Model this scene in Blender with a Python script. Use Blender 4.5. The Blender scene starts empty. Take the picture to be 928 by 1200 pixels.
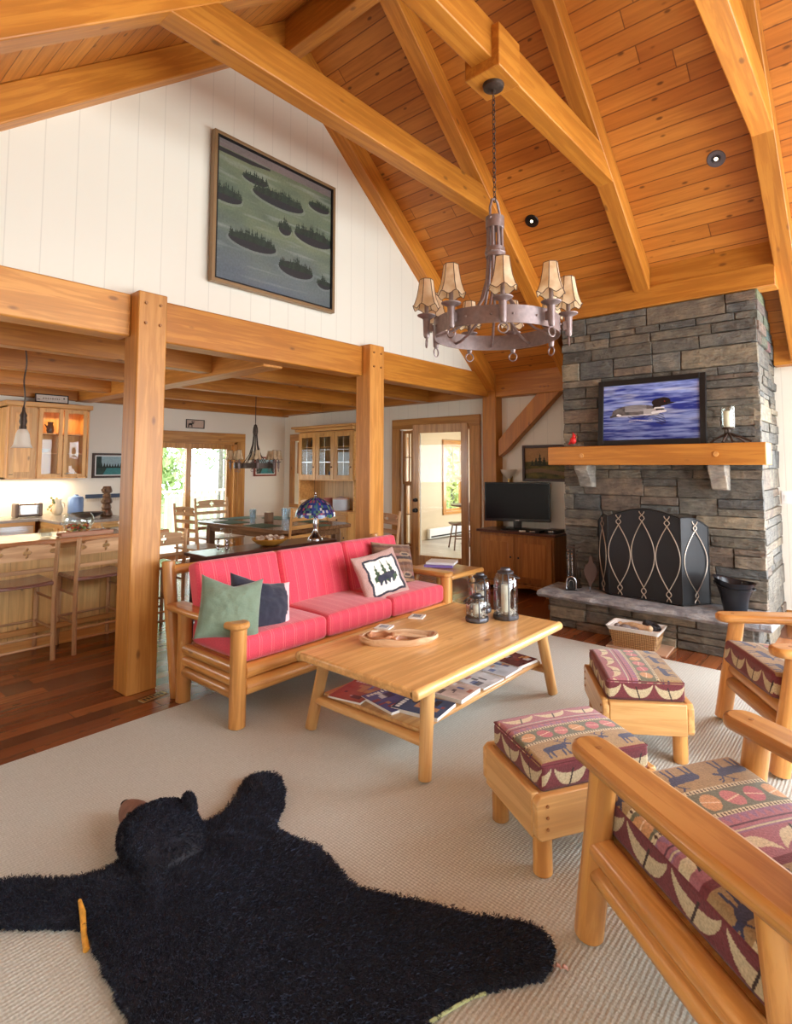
import bpy, bmesh, math, random
import numpy as np
from mathutils import Vector, Matrix, Euler
random.seed(7); RNG = np.random.default_rng(7)
scn = bpy.context.scene
C = scn.collection
PI = math.pi
R = math.radians

# ------------------------------------------------------------ materials
def lin(c):
    return tuple((x/12.92 if x <= .04045 else ((x+.055)/1.055)**2.4) for x in c)
def hexc(r, g, b): return lin((r/255, g/255, b/255))

def nodes(name):
    m = bpy.data.materials.new(name); m.use_nodes = True
    nt = m.node_tree
    b = nt.nodes['Principled BSDF']
    return m, nt, b
def N(nt, t, **k):
    n = nt.nodes.new(t)
    for a, v in k.items():
        if a.startswith('i_'): n.inputs[a[2:].replace('_', ' ')].default_value = v
        else: setattr(n, a, v)
    return n
def ramp(nt, stops, src=None):
    r = nt.nodes.new('ShaderNodeValToRGB')
    e = r.color_ramp.elements
    while len(e) < len(stops): e.new(.5)
    for i, (p, c) in enumerate(stops):
        e[i].position = p; e[i].color = (*c, 1)
    if src is not None: nt.links.new(src, r.inputs[0])
    return r
def mix(nt, a, b, fac, mode='MIX'):
    m = nt.nodes.new('ShaderNodeMix'); m.data_type = 'RGBA'; m.blend_type = mode
    for s, v in ((6, a), (7, b), (0, fac)):
        if isinstance(v, (int, float)): m.inputs[s].default_value = v
        elif isinstance(v, tuple): m.inputs[s].default_value = (*v, 1)[:4]
        else: nt.links.new(v, m.inputs[s])
    return m.outputs[2]
def mth(nt, op, a, b=None):
    m = nt.nodes.new('ShaderNodeMath'); m.operation = op
    for i, v in enumerate((a, b)):
        if v is None: continue
        if isinstance(v, (int, float)): m.inputs[i].default_value = v
        else: nt.links.new(v, m.inputs[i])
    return m.outputs[0]
def coords(nt, rnd=True):
    tc = nt.nodes.new('ShaderNodeTexCoord')
    if not rnd: return tc.outputs['Object']
    oi = nt.nodes.new('ShaderNodeObjectInfo')
    a = N(nt, 'ShaderNodeVectorMath', operation='SCALE'); a.inputs[0].default_value = (17, 31, 23)
    nt.links.new(oi.outputs['Random'], a.inputs['Scale'])
    b = N(nt, 'ShaderNodeVectorMath', operation='ADD')
    nt.links.new(tc.outputs['Object'], b.inputs[0]); nt.links.new(a.outputs[0], b.inputs[1])
    return b.outputs[0]
def bump(nt, b, h, strength=.3, dist=.01):
    n = N(nt, 'ShaderNodeBump', i_Strength=strength, i_Distance=dist)
    nt.links.new(h, n.inputs['Height']); nt.links.new(n.outputs[0], b.inputs['Normal'])

def plain(name, c, rough=.5, metal=0., noise=0., nscale=20, bmp=0., emit=None, es=1., spec=.5, coat=0.):
    m, nt, b = nodes(name)
    b.inputs['Roughness'].default_value = rough; b.inputs['Metallic'].default_value = metal
    b.inputs['Specular IOR Level'].default_value = spec
    b.inputs['Coat Weight'].default_value = coat
    n = N(nt, 'ShaderNodeTexNoise', i_Scale=nscale, i_Detail=4.)
    nt.links.new(coords(nt), n.inputs['Vector'])
    k = noise
    r = ramp(nt, [(.3, tuple(x*(1-k) for x in c)), (.7, tuple(min(1, x*(1+k)) for x in c))], n.outputs[0])
    nt.links.new(r.outputs[0], b.inputs['Base Color'])
    if bmp: bump(nt, b, n.outputs[0], bmp, .01)
    if emit: b.inputs['Emission Color'].default_value = (*emit, 1); b.inputs['Emission Strength'].default_value = es
    return m

def wood(name, axis, base, dark, knot, rough=.42, gs=1., kn=1., coat=.0, var=.22):
    """timber with grain along the object's local axis, scattered knots, one tone per object"""
    m, nt, b = nodes(name)
    co = coords(nt)
    sc = [26*gs]*3; sc[axis] = 1.6*gs
    mp = N(nt, 'ShaderNodeMapping'); mp.inputs['Scale'].default_value = sc
    nt.links.new(co, mp.inputs[0])
    n = N(nt, 'ShaderNodeTexNoise', i_Scale=1., i_Detail=6., i_Roughness=.6, i_Distortion=.6)
    nt.links.new(mp.outputs[0], n.inputs['Vector'])
    sc2 = [5*gs]*3; sc2[axis] = .6*gs
    mp2 = N(nt, 'ShaderNodeMapping'); mp2.inputs['Scale'].default_value = sc2
    nt.links.new(co, mp2.inputs[0])
    n2 = N(nt, 'ShaderNodeTexNoise', i_Scale=1., i_Detail=3.)
    nt.links.new(mp2.outputs[0], n2.inputs['Vector'])
    r = ramp(nt, [(.32, tuple(x*.82 for x in dark)), (.47, dark), (.58, base)], n.outputs[0])
    r2 = ramp(nt, [(.35, tuple(x*.8 for x in base)), (.65, tuple(min(1, x*1.12) for x in base))], n2.outputs[0])
    c = mix(nt, r2.outputs[0], r.outputs[0], .68)
    # knots
    sc3 = [7.*kn]*3; sc3[axis] = 3.2*kn
    mp3 = N(nt, 'ShaderNodeMapping'); mp3.inputs['Scale'].default_value = sc3
    nt.links.new(co, mp3.inputs[0])
    v = N(nt, 'ShaderNodeTexVoronoi', i_Scale=1.); nt.links.new(mp3.outputs[0], v.inputs['Vector'])
    kr = ramp(nt, [(.06, (1, 1, 1)), (.13, (0, 0, 0))], v.outputs['Distance'])
    pick = mth(nt, 'GREATER_THAN', v.outputs['Color'], .50)
    c = mix(nt, c, knot, mth(nt, 'MULTIPLY', kr.outputs[0], mth(nt, 'MULTIPLY', pick, .75)))
    oi = nt.nodes.new('ShaderNodeObjectInfo')
    hs = N(nt, 'ShaderNodeHueSaturation')
    mr = N(nt, 'ShaderNodeMapRange'); mr.inputs['To Min'].default_value = 1-var; mr.inputs['To Max'].default_value = 1+var*.5
    nt.links.new(oi.outputs['Random'], mr.inputs[0]); nt.links.new(mr.outputs[0], hs.inputs['Value'])
    nt.links.new(c, hs.inputs['Color']); nt.links.new(hs.outputs[0], b.inputs['Base Color'])
    b.inputs['Roughness'].default_value = rough
    b.inputs['Coat Weight'].default_value = coat; b.inputs['Coat Roughness'].default_value = .15
    bump(nt, b, n.outputs[0], .12, .004)
    return m

def planks(name, ia, il, pitch, length, cols, groove=.04, rough=.45, knots=True, bmp=.5, gcol=(.05, .015, .003), coat=0., gdark=.75, bead=None):
    """boards: ia = coordinate index across the boards, il = index along them"""
    m, nt, b = nodes(name)
    tc = nt.nodes.new('ShaderNodeTexCoord')
    sp = nt.nodes.new('ShaderNodeSeparateXYZ'); nt.links.new(tc.outputs['Object'], sp.inputs[0])
    a = mth(nt, 'DIVIDE', sp.outputs[ia], pitch)
    idx = mth(nt, 'FLOOR', a); fr = mth(nt, 'FRACT', a)
    wn = N(nt, 'ShaderNodeTexWhiteNoise', noise_dimensions='1D'); nt.links.new(idx, wn.inputs['W'])
    l = mth(nt, 'ADD', mth(nt, 'DIVIDE', sp.outputs[il], length), mth(nt, 'MULTIPLY', wn.outputs[0], 7.3))
    li = mth(nt, 'FLOOR', l); lf = mth(nt, 'FRACT', l)
    wn2 = N(nt, 'ShaderNodeTexWhiteNoise', noise_dimensions='2D')
    cb = nt.nodes.new('ShaderNodeCombineXYZ'); nt.links.new(idx, cb.inputs[0]); nt.links.new(li, cb.inputs[1])
    nt.links.new(cb.outputs[0], wn2.inputs['Vector'])
    st = [(i/(len(cols)-1), c) for i, c in enumerate(cols)]
    pc = ramp(nt, st, wn2.outputs[0])
    # grain
    ofs = N(nt, 'ShaderNodeVectorMath', operation='SCALE'); ofs.inputs['Scale'].default_value = 11.
    nt.links.new(wn2.outputs['Color'], ofs.inputs[0])
    ad = N(nt, 'ShaderNodeVectorMath', operation='ADD'); nt.links.new(tc.outputs['Object'], ad.inputs[0]); nt.links.new(ofs.outputs[0], ad.inputs[1])
    sc = [30.]*3; sc[il] = 1.8
    mp = N(nt, 'ShaderNodeMapping'); mp.inputs['Scale'].default_value = sc; nt.links.new(ad.outputs[0], mp.inputs[0])
    n = N(nt, 'ShaderNodeTexNoise', i_Scale=1., i_Detail=5., i_Distortion=.8); nt.links.new(mp.outputs[0], n.inputs['Vector'])
    gr = ramp(nt, [(.3, (.72, .66, .6)), (.65, (1.06, 1.06, 1.06))], n.outputs[0])
    c = mix(nt, pc.outputs[0], gr.outputs[0], .8, 'MULTIPLY')
    if knots:
        sk = [13.]*3; sk[il] = 6.
        mk = N(nt, 'ShaderNodeMapping'); mk.inputs['Scale'].default_value = sk; nt.links.new(ad.outputs[0], mk.inputs[0])
        v = N(nt, 'ShaderNodeTexVoronoi', i_Scale=1.); nt.links.new(mk.outputs[0], v.inputs['Vector'])
        kr = ramp(nt, [(.10, (1, 1, 1)), (.19, (0, 0, 0))], v.outputs['Distance'])
        pk = mth(nt, 'GREATER_THAN', v.outputs['Color'], .60)
        c = mix(nt, c, tuple(x*.22 for x in cols[0]), mth(nt, 'MULTIPLY', kr.outputs[0], mth(nt, 'MULTIPLY', pk, .8)))
    e = mth(nt, 'MINIMUM', fr, mth(nt, 'SUBTRACT', 1., fr))
    ge = mth(nt, 'LESS_THAN', e, groove)
    le = mth(nt, 'LESS_THAN', mth(nt, 'MINIMUM', lf, mth(nt, 'SUBTRACT', 1., lf)), groove*.35*pitch/length*2.5)
    g = mth(nt, 'MAXIMUM', ge, le)
    c = mix(nt, c, gcol, mth(nt, 'MULTIPLY', g, gdark))
    nt.links.new(c, b.inputs['Base Color'])
    b.inputs['Roughness'].default_value = rough
    b.inputs['Coat Weight'].default_value = coat; b.inputs['Coat Roughness'].default_value = .2
    h = mth(nt, 'SUBTRACT', mth(nt, 'MULTIPLY', n.outputs[0], .15), g)
    bump(nt, b, h, bmp, .006)
    return m

def painted(name, rough=.6, noise=.08, nscale=60, bmp=.2, sheen=0., coat=0.):
    """colour comes from the mesh's own pattern attribute"""
    m, nt, b = nodes(name)
    at = N(nt, 'ShaderNodeAttribute', attribute_name='pat')
    n = N(nt, 'ShaderNodeTexNoise', i_Scale=nscale, i_Detail=3.); nt.links.new(coords(nt), n.inputs['Vector'])
    r = ramp(nt, [(.3, (1-noise*2,)*3), (.7, (1+noise,)*3)], n.outputs[0])
    nt.links.new(mix(nt, at.outputs['Color'], r.outputs[0], 1., 'MULTIPLY'), b.inputs['Base Color'])
    b.inputs['Roughness'].default_value = rough; b.inputs['Sheen Weight'].default_value = sheen; b.inputs['Coat Weight'].default_value = coat
    if bmp: bump(nt, b, n.outputs[0], bmp, .003)
    return m

def glass(name, tint=(.95, .98, .97), refl=.06, rough=.0):
    m = bpy.data.materials.new(name); m.use_nodes = True; nt = m.node_tree; nt.nodes.clear()
    o = nt.nodes.new('ShaderNodeOutputMaterial')
    t = N(nt, 'ShaderNodeBsdfTransparent'); t.inputs[0].default_value = (*tint, 1)
    g = N(nt, 'ShaderNodeBsdfGlossy', i_Roughness=rough)
    fr = N(nt, 'ShaderNodeLayerWeight', i_Blend=.5)
    f = mth(nt, 'ADD', mth(nt, 'MULTIPLY', mth(nt, 'POWER', fr.outputs['Facing'], 4.), .5), refl)
    x = nt.nodes.new('ShaderNodeMixShader')
    nt.links.new(f, x.inputs[0]); nt.links.new(t.outputs[0], x.inputs[1]); nt.links.new(g.outputs[0], x.inputs[2])
    nt.links.new(x.outputs[0], o.inputs[0])
    return m

# timber tones
T_B, T_D, T_K = (.66, .305, .070), (.50, .195, .033), (.17, .06, .015)
timber = [wood('timber_x', 0, T_B, T_D, T_K), wood('timber_y', 1, T_B, T_D, T_K), wood('timber_z', 2, T_B, T_D, T_K)]
O_B, O_D = (.58, .235, .032), (.44, .15, .017)
orange = [wood('fir_x', 0, O_B, O_D, T_K), wood('fir_y', 1, O_B, O_D, T_K), wood('fir_z', 2, O_B, O_D, T_K)]
P_B, P_D, P_K = (.76, .46, .18), (.60, .31, .10), (.24, .09, .03)
pine = [wood('pine_x', 0, P_B, P_D, P_K, .33, coat=.25), wood('pine_y', 1, P_B, P_D, P_K, .33, coat=.25), wood('pine_z', 2, P_B, P_D, P_K, .33, coat=.25)]
G_B, G_D = (.67, .335, .095), (.48, .195, .045)
gold = [wood('golden_pine_x', 0, G_B, G_D, P_K, .35, coat=.3), wood('golden_pine_y', 1, G_B, G_D, P_K, .35, coat=.3), wood('golden_pine_z', 2, G_B, G_D, P_K, .35, coat=.3)]
K_B, K_D = (.80, .45, .15), (.66, .31, .085)
cab = [wood('cabinet_pine_x', 0, K_B, K_D, P_K, .4), wood('cabinet_pine_y', 1, K_B, K_D, P_K, .4), wood('cabinet_pine_z', 2, K_B, K_D, P_K, .4)]
D_B, D_D = (.42, .18, .06), (.28, .10, .03)
trimw = [wood('trim_x', 0, (.50, .24, .06), (.36, .15, .03), T_K), wood('trim_y', 1, (.50, .24, .06), (.36, .15, .03), T_K), wood('trim_z', 2, (.50, .24, .06), (.36, .15, .03), T_K)]
tvw = [wood('honey_x', 0, (.42, .17, .035), (.30, .10, .018), T_K), wood('honey_y', 1, (.42, .17, .035), (.30, .10, .018), T_K), wood('honey_z', 2, (.42, .17, .035), (.30, .10, .018), T_K)]
stoolw = [wood('stool_'+'xyz'[k], k, (.66, .41, .22), (.48, .26, .12), P_K) for k in range(3)]
mahog = [wood('mahogany_x', 0, (.10, .03, .02), (.05, .014, .01), (.02, .005, .003), .28, kn=.4, coat=.3)]*3
M = {}
M['ceil'] = planks('ceiling_boards', 0, 1, .128, 3.4, [(.47, .16, .022), (.56, .21, .032), (.64, .265, .048)], groove=.035, gcol=(.12, .035, .006), bmp=.45)
M['floor'] = planks('hardwood_floor', 1, 0, .115, 1.5, [(.12, .032, .012), (.25, .075, .024), (.40, .145, .045)], groove=.02, rough=.27, gcol=(.015, .005, .003), coat=.35, bmp=.25)
def wallmat(name, c, idx, pitch=.19):
    m, nt, b = nodes(name)
    tc = nt.nodes.new('ShaderNodeTexCoord'); sp = nt.nodes.new('ShaderNodeSeparateXYZ'); nt.links.new(tc.outputs['Object'], sp.inputs[0])
    fr = mth(nt, 'FRACT', mth(nt, 'DIVIDE', sp.outputs[idx], pitch))
    e = mth(nt, 'MINIMUM', fr, mth(nt, 'SUBTRACT', 1., fr))
    g = mth(nt, 'LESS_THAN', e, .018)
    n = N(nt, 'ShaderNodeTexNoise', i_Scale=3.)
    r = ramp(nt, [(.3, tuple(x*.97 for x in c)), (.7, c)], n.outputs[0])
    nt.links.new(mix(nt, r.outputs[0], tuple(x*.86 for x in c), g), b.inputs['Base Color'])
    b.inputs['Roughness'].default_value = .6
    bump(nt, b, mth(nt, 'SUBTRACT', 1., g), .4, .004)
    return m
W_C = (.80, .78, .69)
M['wall_x'] = wallmat('white_boards_x', W_C, 0); M['wall_y'] = wallmat('white_boards_y', W_C, 1)
M['dframe'] = plain('dark_brown_frame', (.05, .022, .014), .5)
M['wall_kitchen'] = plain('cream_paint', (.80, .75, .66), .6)
M['black'] = plain('black_metal', (.012, .012, .013), .4, .3)
M['iron'] = plain('brown_iron', (.22, .165, .16), .42, .4, .15, 40, .1)
M['iron_dark'] = plain('dark_iron', (.06, .04, .03), .5, .5, .3, 40, .1)
M['steel'] = plain('steel', (.62, .62, .63), .25, 1.)
M['chrome'] = plain('polished_pewter', (.45, .45, .48), .22, 1.)
M['wire'] = plain('brushed_wire', (.48, .40, .33), .35, .8)
M['white'] = plain('white_gloss', (.82, .82, .80), .35)
M['paper'] = plain('paper', (.78, .77, .75), .6)
M['wax'] = plain('candle_wax', (.86, .80, .62), .45)
M['glass'] = glass('clear_glass')
M['pane'] = glass('window_glass', (.95, .97, .96), .018)
M['smoke'] = glass('lantern_glass', (.80, .85, .88), .12, .03)
M['painted'] = painted('painted_canvas', .7)
M['print'] = painted('printed_gloss', .25, .02, 60, 0.)
M['fabric'] = painted('woven_tapestry', .9, .13, 160, .5, .2)
M['mini'] = painted('mixed_small', .5, .05)

def stone():
    m, nt, b = nodes('quarried_stone')
    at = N(nt, 'ShaderNodeAttribute', attribute_name='pat')
    co = coords(nt, False)
    n = N(nt, 'ShaderNodeTexNoise', i_Scale=9., i_Detail=9., i_Roughness=.65); nt.links.new(co, n.inputs['Vector'])
    mp = N(nt, 'ShaderNodeMapping'); mp.inputs['Scale'].default_value = (12, 12, 55); nt.links.new(co, mp.inputs[0])
    n2 = N(nt, 'ShaderNodeTexNoise', i_Scale=1., i_Detail=6.); nt.links.new(mp.outputs[0], n2.inputs['Vector'])
    r = ramp(nt, [(.28, (.5, .5, .52)), (.5, (.95, .93, .9)), (.72, (1.5, 1.4, 1.25))], n.outputs[0])
    r2 = ramp(nt, [(.35, (.75, .75, .75)), (.65, (1.2, 1.2, 1.2))], n2.outputs[0])
    c = mix(nt, at.outputs['Color'], r.outputs[0], 1., 'MULTIPLY'); c = mix(nt, c, r2.outputs[0], .8, 'MULTIPLY')
    nt.links.new(c, b.inputs['Base Color']); b.inputs['Roughness'].default_value = .75
    h = mth(nt, 'ADD', n.outputs[0], mth(nt, 'MULTIPLY', n2.outputs[0], .6))
    bump(nt, b, h, 1., .03)
    return m
M['stone'] = stone()
def carpet():
    m, nt, b = nodes('ribbed_wool_carpet')
    tc = nt.nodes.new('ShaderNodeTexCoord'); sp = nt.nodes.new('ShaderNodeSeparateXYZ'); nt.links.new(tc.outputs['Object'], sp.inputs[0])
    x, y = sp.outputs[0], sp.outputs[1]
    n0 = N(nt, 'ShaderNodeTexNoise', i_Scale=45., i_Detail=4.); nt.links.new(tc.outputs['Object'], n0.inputs['Vector'])
    wob = mth(nt, 'MULTIPLY', n0.outputs[0], .008)
    rib = mth(nt, 'SINE', mth(nt, 'MULTIPLY', mth(nt, 'ADD', y, wob), 2*PI/.0155))
    nub = mth(nt, 'SINE', mth(nt, 'MULTIPLY', mth(nt, 'ADD', x, wob), 2*PI/.012))
    h = mth(nt, 'ADD', mth(nt, 'MULTIPLY', rib, .5), mth(nt, 'MULTIPLY', nub, .22))
    h = mth(nt, 'ADD', h, mth(nt, 'MULTIPLY', n0.outputs[0], .5))
    r = ramp(nt, [(.0, (.435, .45, .41)), (1., (.615, .635, .59))], mth(nt, 'ADD', mth(nt, 'MULTIPLY', h, .4), .35))
    nb = N(nt, 'ShaderNodeTexNoise', i_Scale=260., i_Detail=2.); nt.links.new(tc.outputs['Object'], nb.inputs['Vector'])
    r3 = ramp(nt, [(.35, (.80, .78, .74)), (.65, (1.12, 1.12, 1.12))], nb.outputs[0])
    c = mix(nt, r.outputs[0], r3.outputs[0], .7, 'MULTIPLY')
    # sewn seams between the rug's widths
    s1 = mth(nt, 'LESS_THAN', mth(nt, 'ABSOLUTE', mth(nt, 'SUBTRACT', mth(nt, 'ADD', x, y), 3.53)), .004)
    c = mix(nt, c, (.42, .36, .29), mth(nt, 'MULTIPLY', s1, .5))
    nt.links.new(c, b.inputs['Base Color']); b.inputs['Roughness'].default_value = .95
    b.inputs['Sheen Weight'].default_value = .2
    bump(nt, b, h, .35, .004)
    return m
M['carpet'] = carpet()
def redcloth():
    m, nt, b = nodes('red_striped_linen')
    tc = nt.nodes.new('ShaderNodeTexCoord'); sp = nt.nodes.new('ShaderNodeSeparateXYZ'); nt.links.new(tc.outputs['Object'], sp.inputs[0])
    fr = mth(nt, 'FRACT', mth(nt, 'DIVIDE', sp.outputs[0], .085))
    s = mth(nt, 'LESS_THAN', mth(nt, 'ABSOLUTE', mth(nt, 'SUBTRACT', fr, .5)), .035)
    s2 = mth(nt, 'LESS_THAN', mth(nt, 'ABSOLUTE', mth(nt, 'SUBTRACT', fr, .68)), .02)
    n = N(nt, 'ShaderNodeTexNoise', i_Scale=180., i_Detail=3.); nt.links.new(tc.outputs['Object'], n.inputs['Vector'])
    r = ramp(nt, [(.3, (.60, .035, .07)), (.7, (.80, .07, .12))], n.outputs[0])
    c = mix(nt, r.outputs[0], (.88, .24, .22), mth(nt, 'MULTIPLY', mth(nt, 'MAXIMUM', s, s2), .42))
    nt.links.new(c, b.inputs['Base Color']); b.inputs['Roughness'].default_value = .85; b.inputs['Sheen Weight'].default_value = .35
    bump(nt, b, n.outputs[0], .3, .003)
    return m
M['red'] = redcloth()

# ------------------------------------------------------------ object helpers
def setp(o, **k):
    for a, v in k.items():
        if v is not None: o[a] = v
    return o
def thing(name, label, cat, loc=(0, 0, 0), rz=0, group=None, kind=None):
    o = bpy.data.objects.new(name, None); C.objects.link(o)
    o.location = loc; o.rotation_euler = (0, 0, rz); o.empty_display_size = .1
    setp(o, label=label, category=cat, group=group, kind=kind)
    return o
def tag(o, label=None, cat=None, group=None, kind=None):
    return setp(o, label=label, category=cat, group=group, kind=kind)
def link(name, me, mat, parent=None, smooth=True, M4=None):
    o = bpy.data.objects.new(name, me); C.objects.link(o)
    if mat is not None:
        for mm in (mat if isinstance(mat, (list, tuple)) else [mat]): me.materials.append(mm)
    if smooth:
        me.shade_smooth()
    if M4 is not None: o.matrix_basis = M4
    if parent is not None: o.parent = parent
    return o
def dup(root, loc=None, rz=None, label=None, group=None):
    r = root.copy(); C.objects.link(r)
    if loc is not None: r.location = loc
    if rz is not None: r.rotation_euler = (0, 0, rz)
    if label: r['label'] = label
    if group: r['group'] = group
    for ch in list(root.children):
        c = ch.copy(); C.objects.link(c); c.parent = r
        for g in list(ch.children):
            d = g.copy(); C.objects.link(d); d.parent = c
    return r
class MB:
    """collects shapes into one mesh; faces may carry a colour"""
    def __init__(s): s.v = []; s.f = []; s.c = []; s.mi = []
    def add(s, vs, fs, col=None, M4=None, mi=0):
        k = len(s.v)
        if M4 is not None: vs = [tuple(M4 @ Vector(v)) for v in vs]
        s.v += [tuple(v) for v in vs]; s.f += [tuple(i+k for i in f) for f in fs]
        s.c += [col or (.5, .5, .5)]*len(vs); s.mi += [mi]*len(fs)
        return s
    def box(s, c, d, col=None, rot=None, mi=0):
        x, y, z = (t/2 for t in d)
        vs = [(sx*x, sy*y, sz*z) for sz in (-1, 1) for sy in (-1, 1) for sx in (-1, 1)]
        fs = [(0, 2, 3, 1), (4, 5, 7, 6), (0, 1, 5, 4), (2, 6, 7, 3), (0, 4, 6, 2), (1, 3, 7, 5)]
        m = Matrix.Translation(c)
        if rot is not None: m = m @ Euler(rot).to_matrix().to_4x4()
        return s.add(vs, fs, col, m, mi)
    def cyl(s, p, q, r1, r2=None, n=16, col=None, cap=True, mi=0):
        r2 = r1 if r2 is None else r2
        p, q = Vector(p), Vector(q); d = q-p
        m = Matrix.Translation(p) @ d.to_track_quat('Z', 'Y').to_matrix().to_4x4(); L = d.length
        vs = []; fs = []
        for r, z in ((r1, 0), (r2, L)):
            vs += [(r*math.cos(2*PI*i/n), r*math.sin(2*PI*i/n), z) for i in range(n)]
        fs = [(i, (i+1) % n, n+(i+1) % n, n+i) for i in range(n)]
        if cap: fs += [tuple(range(n-1, -1, -1)), tuple(range(n, 2*n))]
        return s.add(vs, fs, col, m, mi)
    def lathe(s, prof, c=(0, 0, 0), n=24, col=None, sx=1, sy=1, M4=None, mi=0):
        vs = []; fs = []; k = len(prof)
        for r, z in prof:
            vs += [(c[0]+sx*r*math.cos(2*PI*i/n), c[1]+sy*r*math.sin(2*PI*i/n), c[2]+z) for i in range(n)]
        for j in range(k-1):
            fs += [(j*n+i, j*n+(i+1) % n, (j+1)*n+(i+1) % n, (j+1)*n+i) for i in range(n)]
        if math.hypot(prof[0][0]-prof[-1][0], prof[0][1]-prof[-1][1]) < .006 and prof[0][0] > .02:      # an open band: join first and last ring
            fs += [((k-1)*n+i, (k-1)*n+(i+1) % n, (i+1) % n, i) for i in range(n)]
        else:
            if prof[0][0] > 1e-5: fs.append(tuple(range(n-1, -1, -1)))
            if prof[-1][0] > 1e-5: fs.append(tuple(range((k-1)*n, k*n)))
        return s.add(vs, fs, col, M4, mi)
    def tube(s, pts, r, n=8, col=None, closed=False, mi=0, cap=True):
        P_ = [Vector(p) for p in pts]; k = len(P_); vs = []; fs = []
        up = None
        for i, p in enumerate(P_):
            a = P_[(i-1) % k] if (i or closed) else P_[0]; b = P_[(i+1) % k] if (i < k-1 or closed) else P_[-1]
            t = (b-a).normalized()
            if up is None:
                up = Vector((0, 0, 1)) if abs(t.z) < .9 else Vector((1, 0, 0))
            u = (up - t*up.dot(t))
            if u.length < 1e-6: u = t.orthogonal()
            u.normalize(); w = t.cross(u); up = u
            rr = r[i] if isinstance(r, (list, tuple)) else r
            vs += [tuple(p+u*rr*math.cos(2*PI*j/n)+w*rr*math.sin(2*PI*j/n)) for j in range(n)]
        for i in range(k if closed else k-1):
            a, b = i*n, ((i+1) % k)*n
            fs += [(a+j, a+(j+1) % n, b+(j+1) % n, b+j) for j in range(n)]
        if not closed and cap: fs += [tuple(range(n-1, -1, -1)), tuple(range((k-1)*n, k*n))]
        return s.add(vs, fs, col, None, mi)
    def sphere(s, c, r, n=14, col=None, sc=(1, 1, 1), mi=0):
        k = n//2
        prof = [(r*math.sin(PI*i/k), -r*math.cos(PI*i/k)) for i in range(k+1)]
        m = Matrix.Translation(c) @ Matrix.Diagonal((*sc, 1))
        return s.lathe(prof, n=n, col=col, M4=m, mi=mi)
    def prism(s, poly, z0, z1, col=None, M4=None, mi=0):
        n = len(poly)
        vs = [(x, y, z0) for x, y in poly]+[(x, y, z1) for x, y in poly]
        fs = [tuple(range(n-1, -1, -1)), tuple(range(n, 2*n))]+[(i, (i+1) % n, n+(i+1) % n, n+i) for i in range(n)]
        return s.add(vs, fs, col, M4, mi)
    def build(s, name, mat, parent=None, smooth=False, M4=None, bevel=0., angle=40, seg=2):
        me = bpy.data.meshes.new(name); me.from_pydata(s.v, [], s.f); me.update()
        a = me.attributes.new('pat', 'FLOAT_COLOR', 'POINT')
        a.data.foreach_set('color', np.array([(*c, 1) for c in s.c], dtype=np.float32).ravel())
        if any(s.mi): me.polygons.foreach_set('material_index', s.mi)
        o = link(name, me, mat, parent, False, M4)
        bm = bmesh.new(); bm.from_mesh(me); bmesh.ops.recalc_face_normals(bm, faces=bm.faces); bm.to_mesh(me); bm.free()
        if smooth:
            me.shade_smooth()
            try: me.set_sharp_from_angle(angle=R(angle))
            except Exception: pass
        if bevel:
            b = o.modifiers.new('bevel', 'BEVEL'); b.width = bevel; b.segments = seg; b.limit_method = 'ANGLE'; b.angle_limit = R(40)
            me.shade_smooth()
            b.harden_normals = False
            try: me.set_sharp_from_angle(angle=R(50))
            except Exception: pass
        return o
def box(name, c, d, mat, parent=None, rot=(0, 0, 0), bevel=.004, kind=None):
    """a box as an object of its own, its origin in its middle"""
    o = MB().box((0, 0, 0), d).build(name, mat, parent, bevel=bevel)
    o.matrix_basis = Matrix.Translation(c) @ Euler(rot).to_matrix().to_4x4()
    if kind: o['kind'] = kind
    return o
def log(name, p, q, r, mat, parent=None, r2=None, n=20, bumpy=.04, ends=True, flat=1.):
    """a peeled log from p to q, slightly uneven, ends rounded; grain runs along local z"""
    p, q = Vector(p), Vector(q); d = q-p; L = d.length; r2 = r if r2 is None else r2
    k = max(4, int(L/.08)); prof = []
    ph = random.random()*9
    if ends: prof.append((r*.80, 0))
    for i in range(k+1):
        t = i/k; z = t*L
        if ends: z = .006+t*(L-.012)
        prof.append(((r+(r2-r)*t)*(1+bumpy*math.sin(ph+t*L*9)*.5+random.uniform(-1, 1)*bumpy*.35), z))
    if ends: prof.append((r2*.80, L))
    mb = MB().lathe(prof, n=n, sy=flat)
    o = mb.build(name, mat, parent, smooth=True, angle=50)
    o.matrix_basis = Matrix.Translation(p) @ d.to_track_quat('Z', 'Y').to_matrix().to_4x4()
    return o
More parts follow.
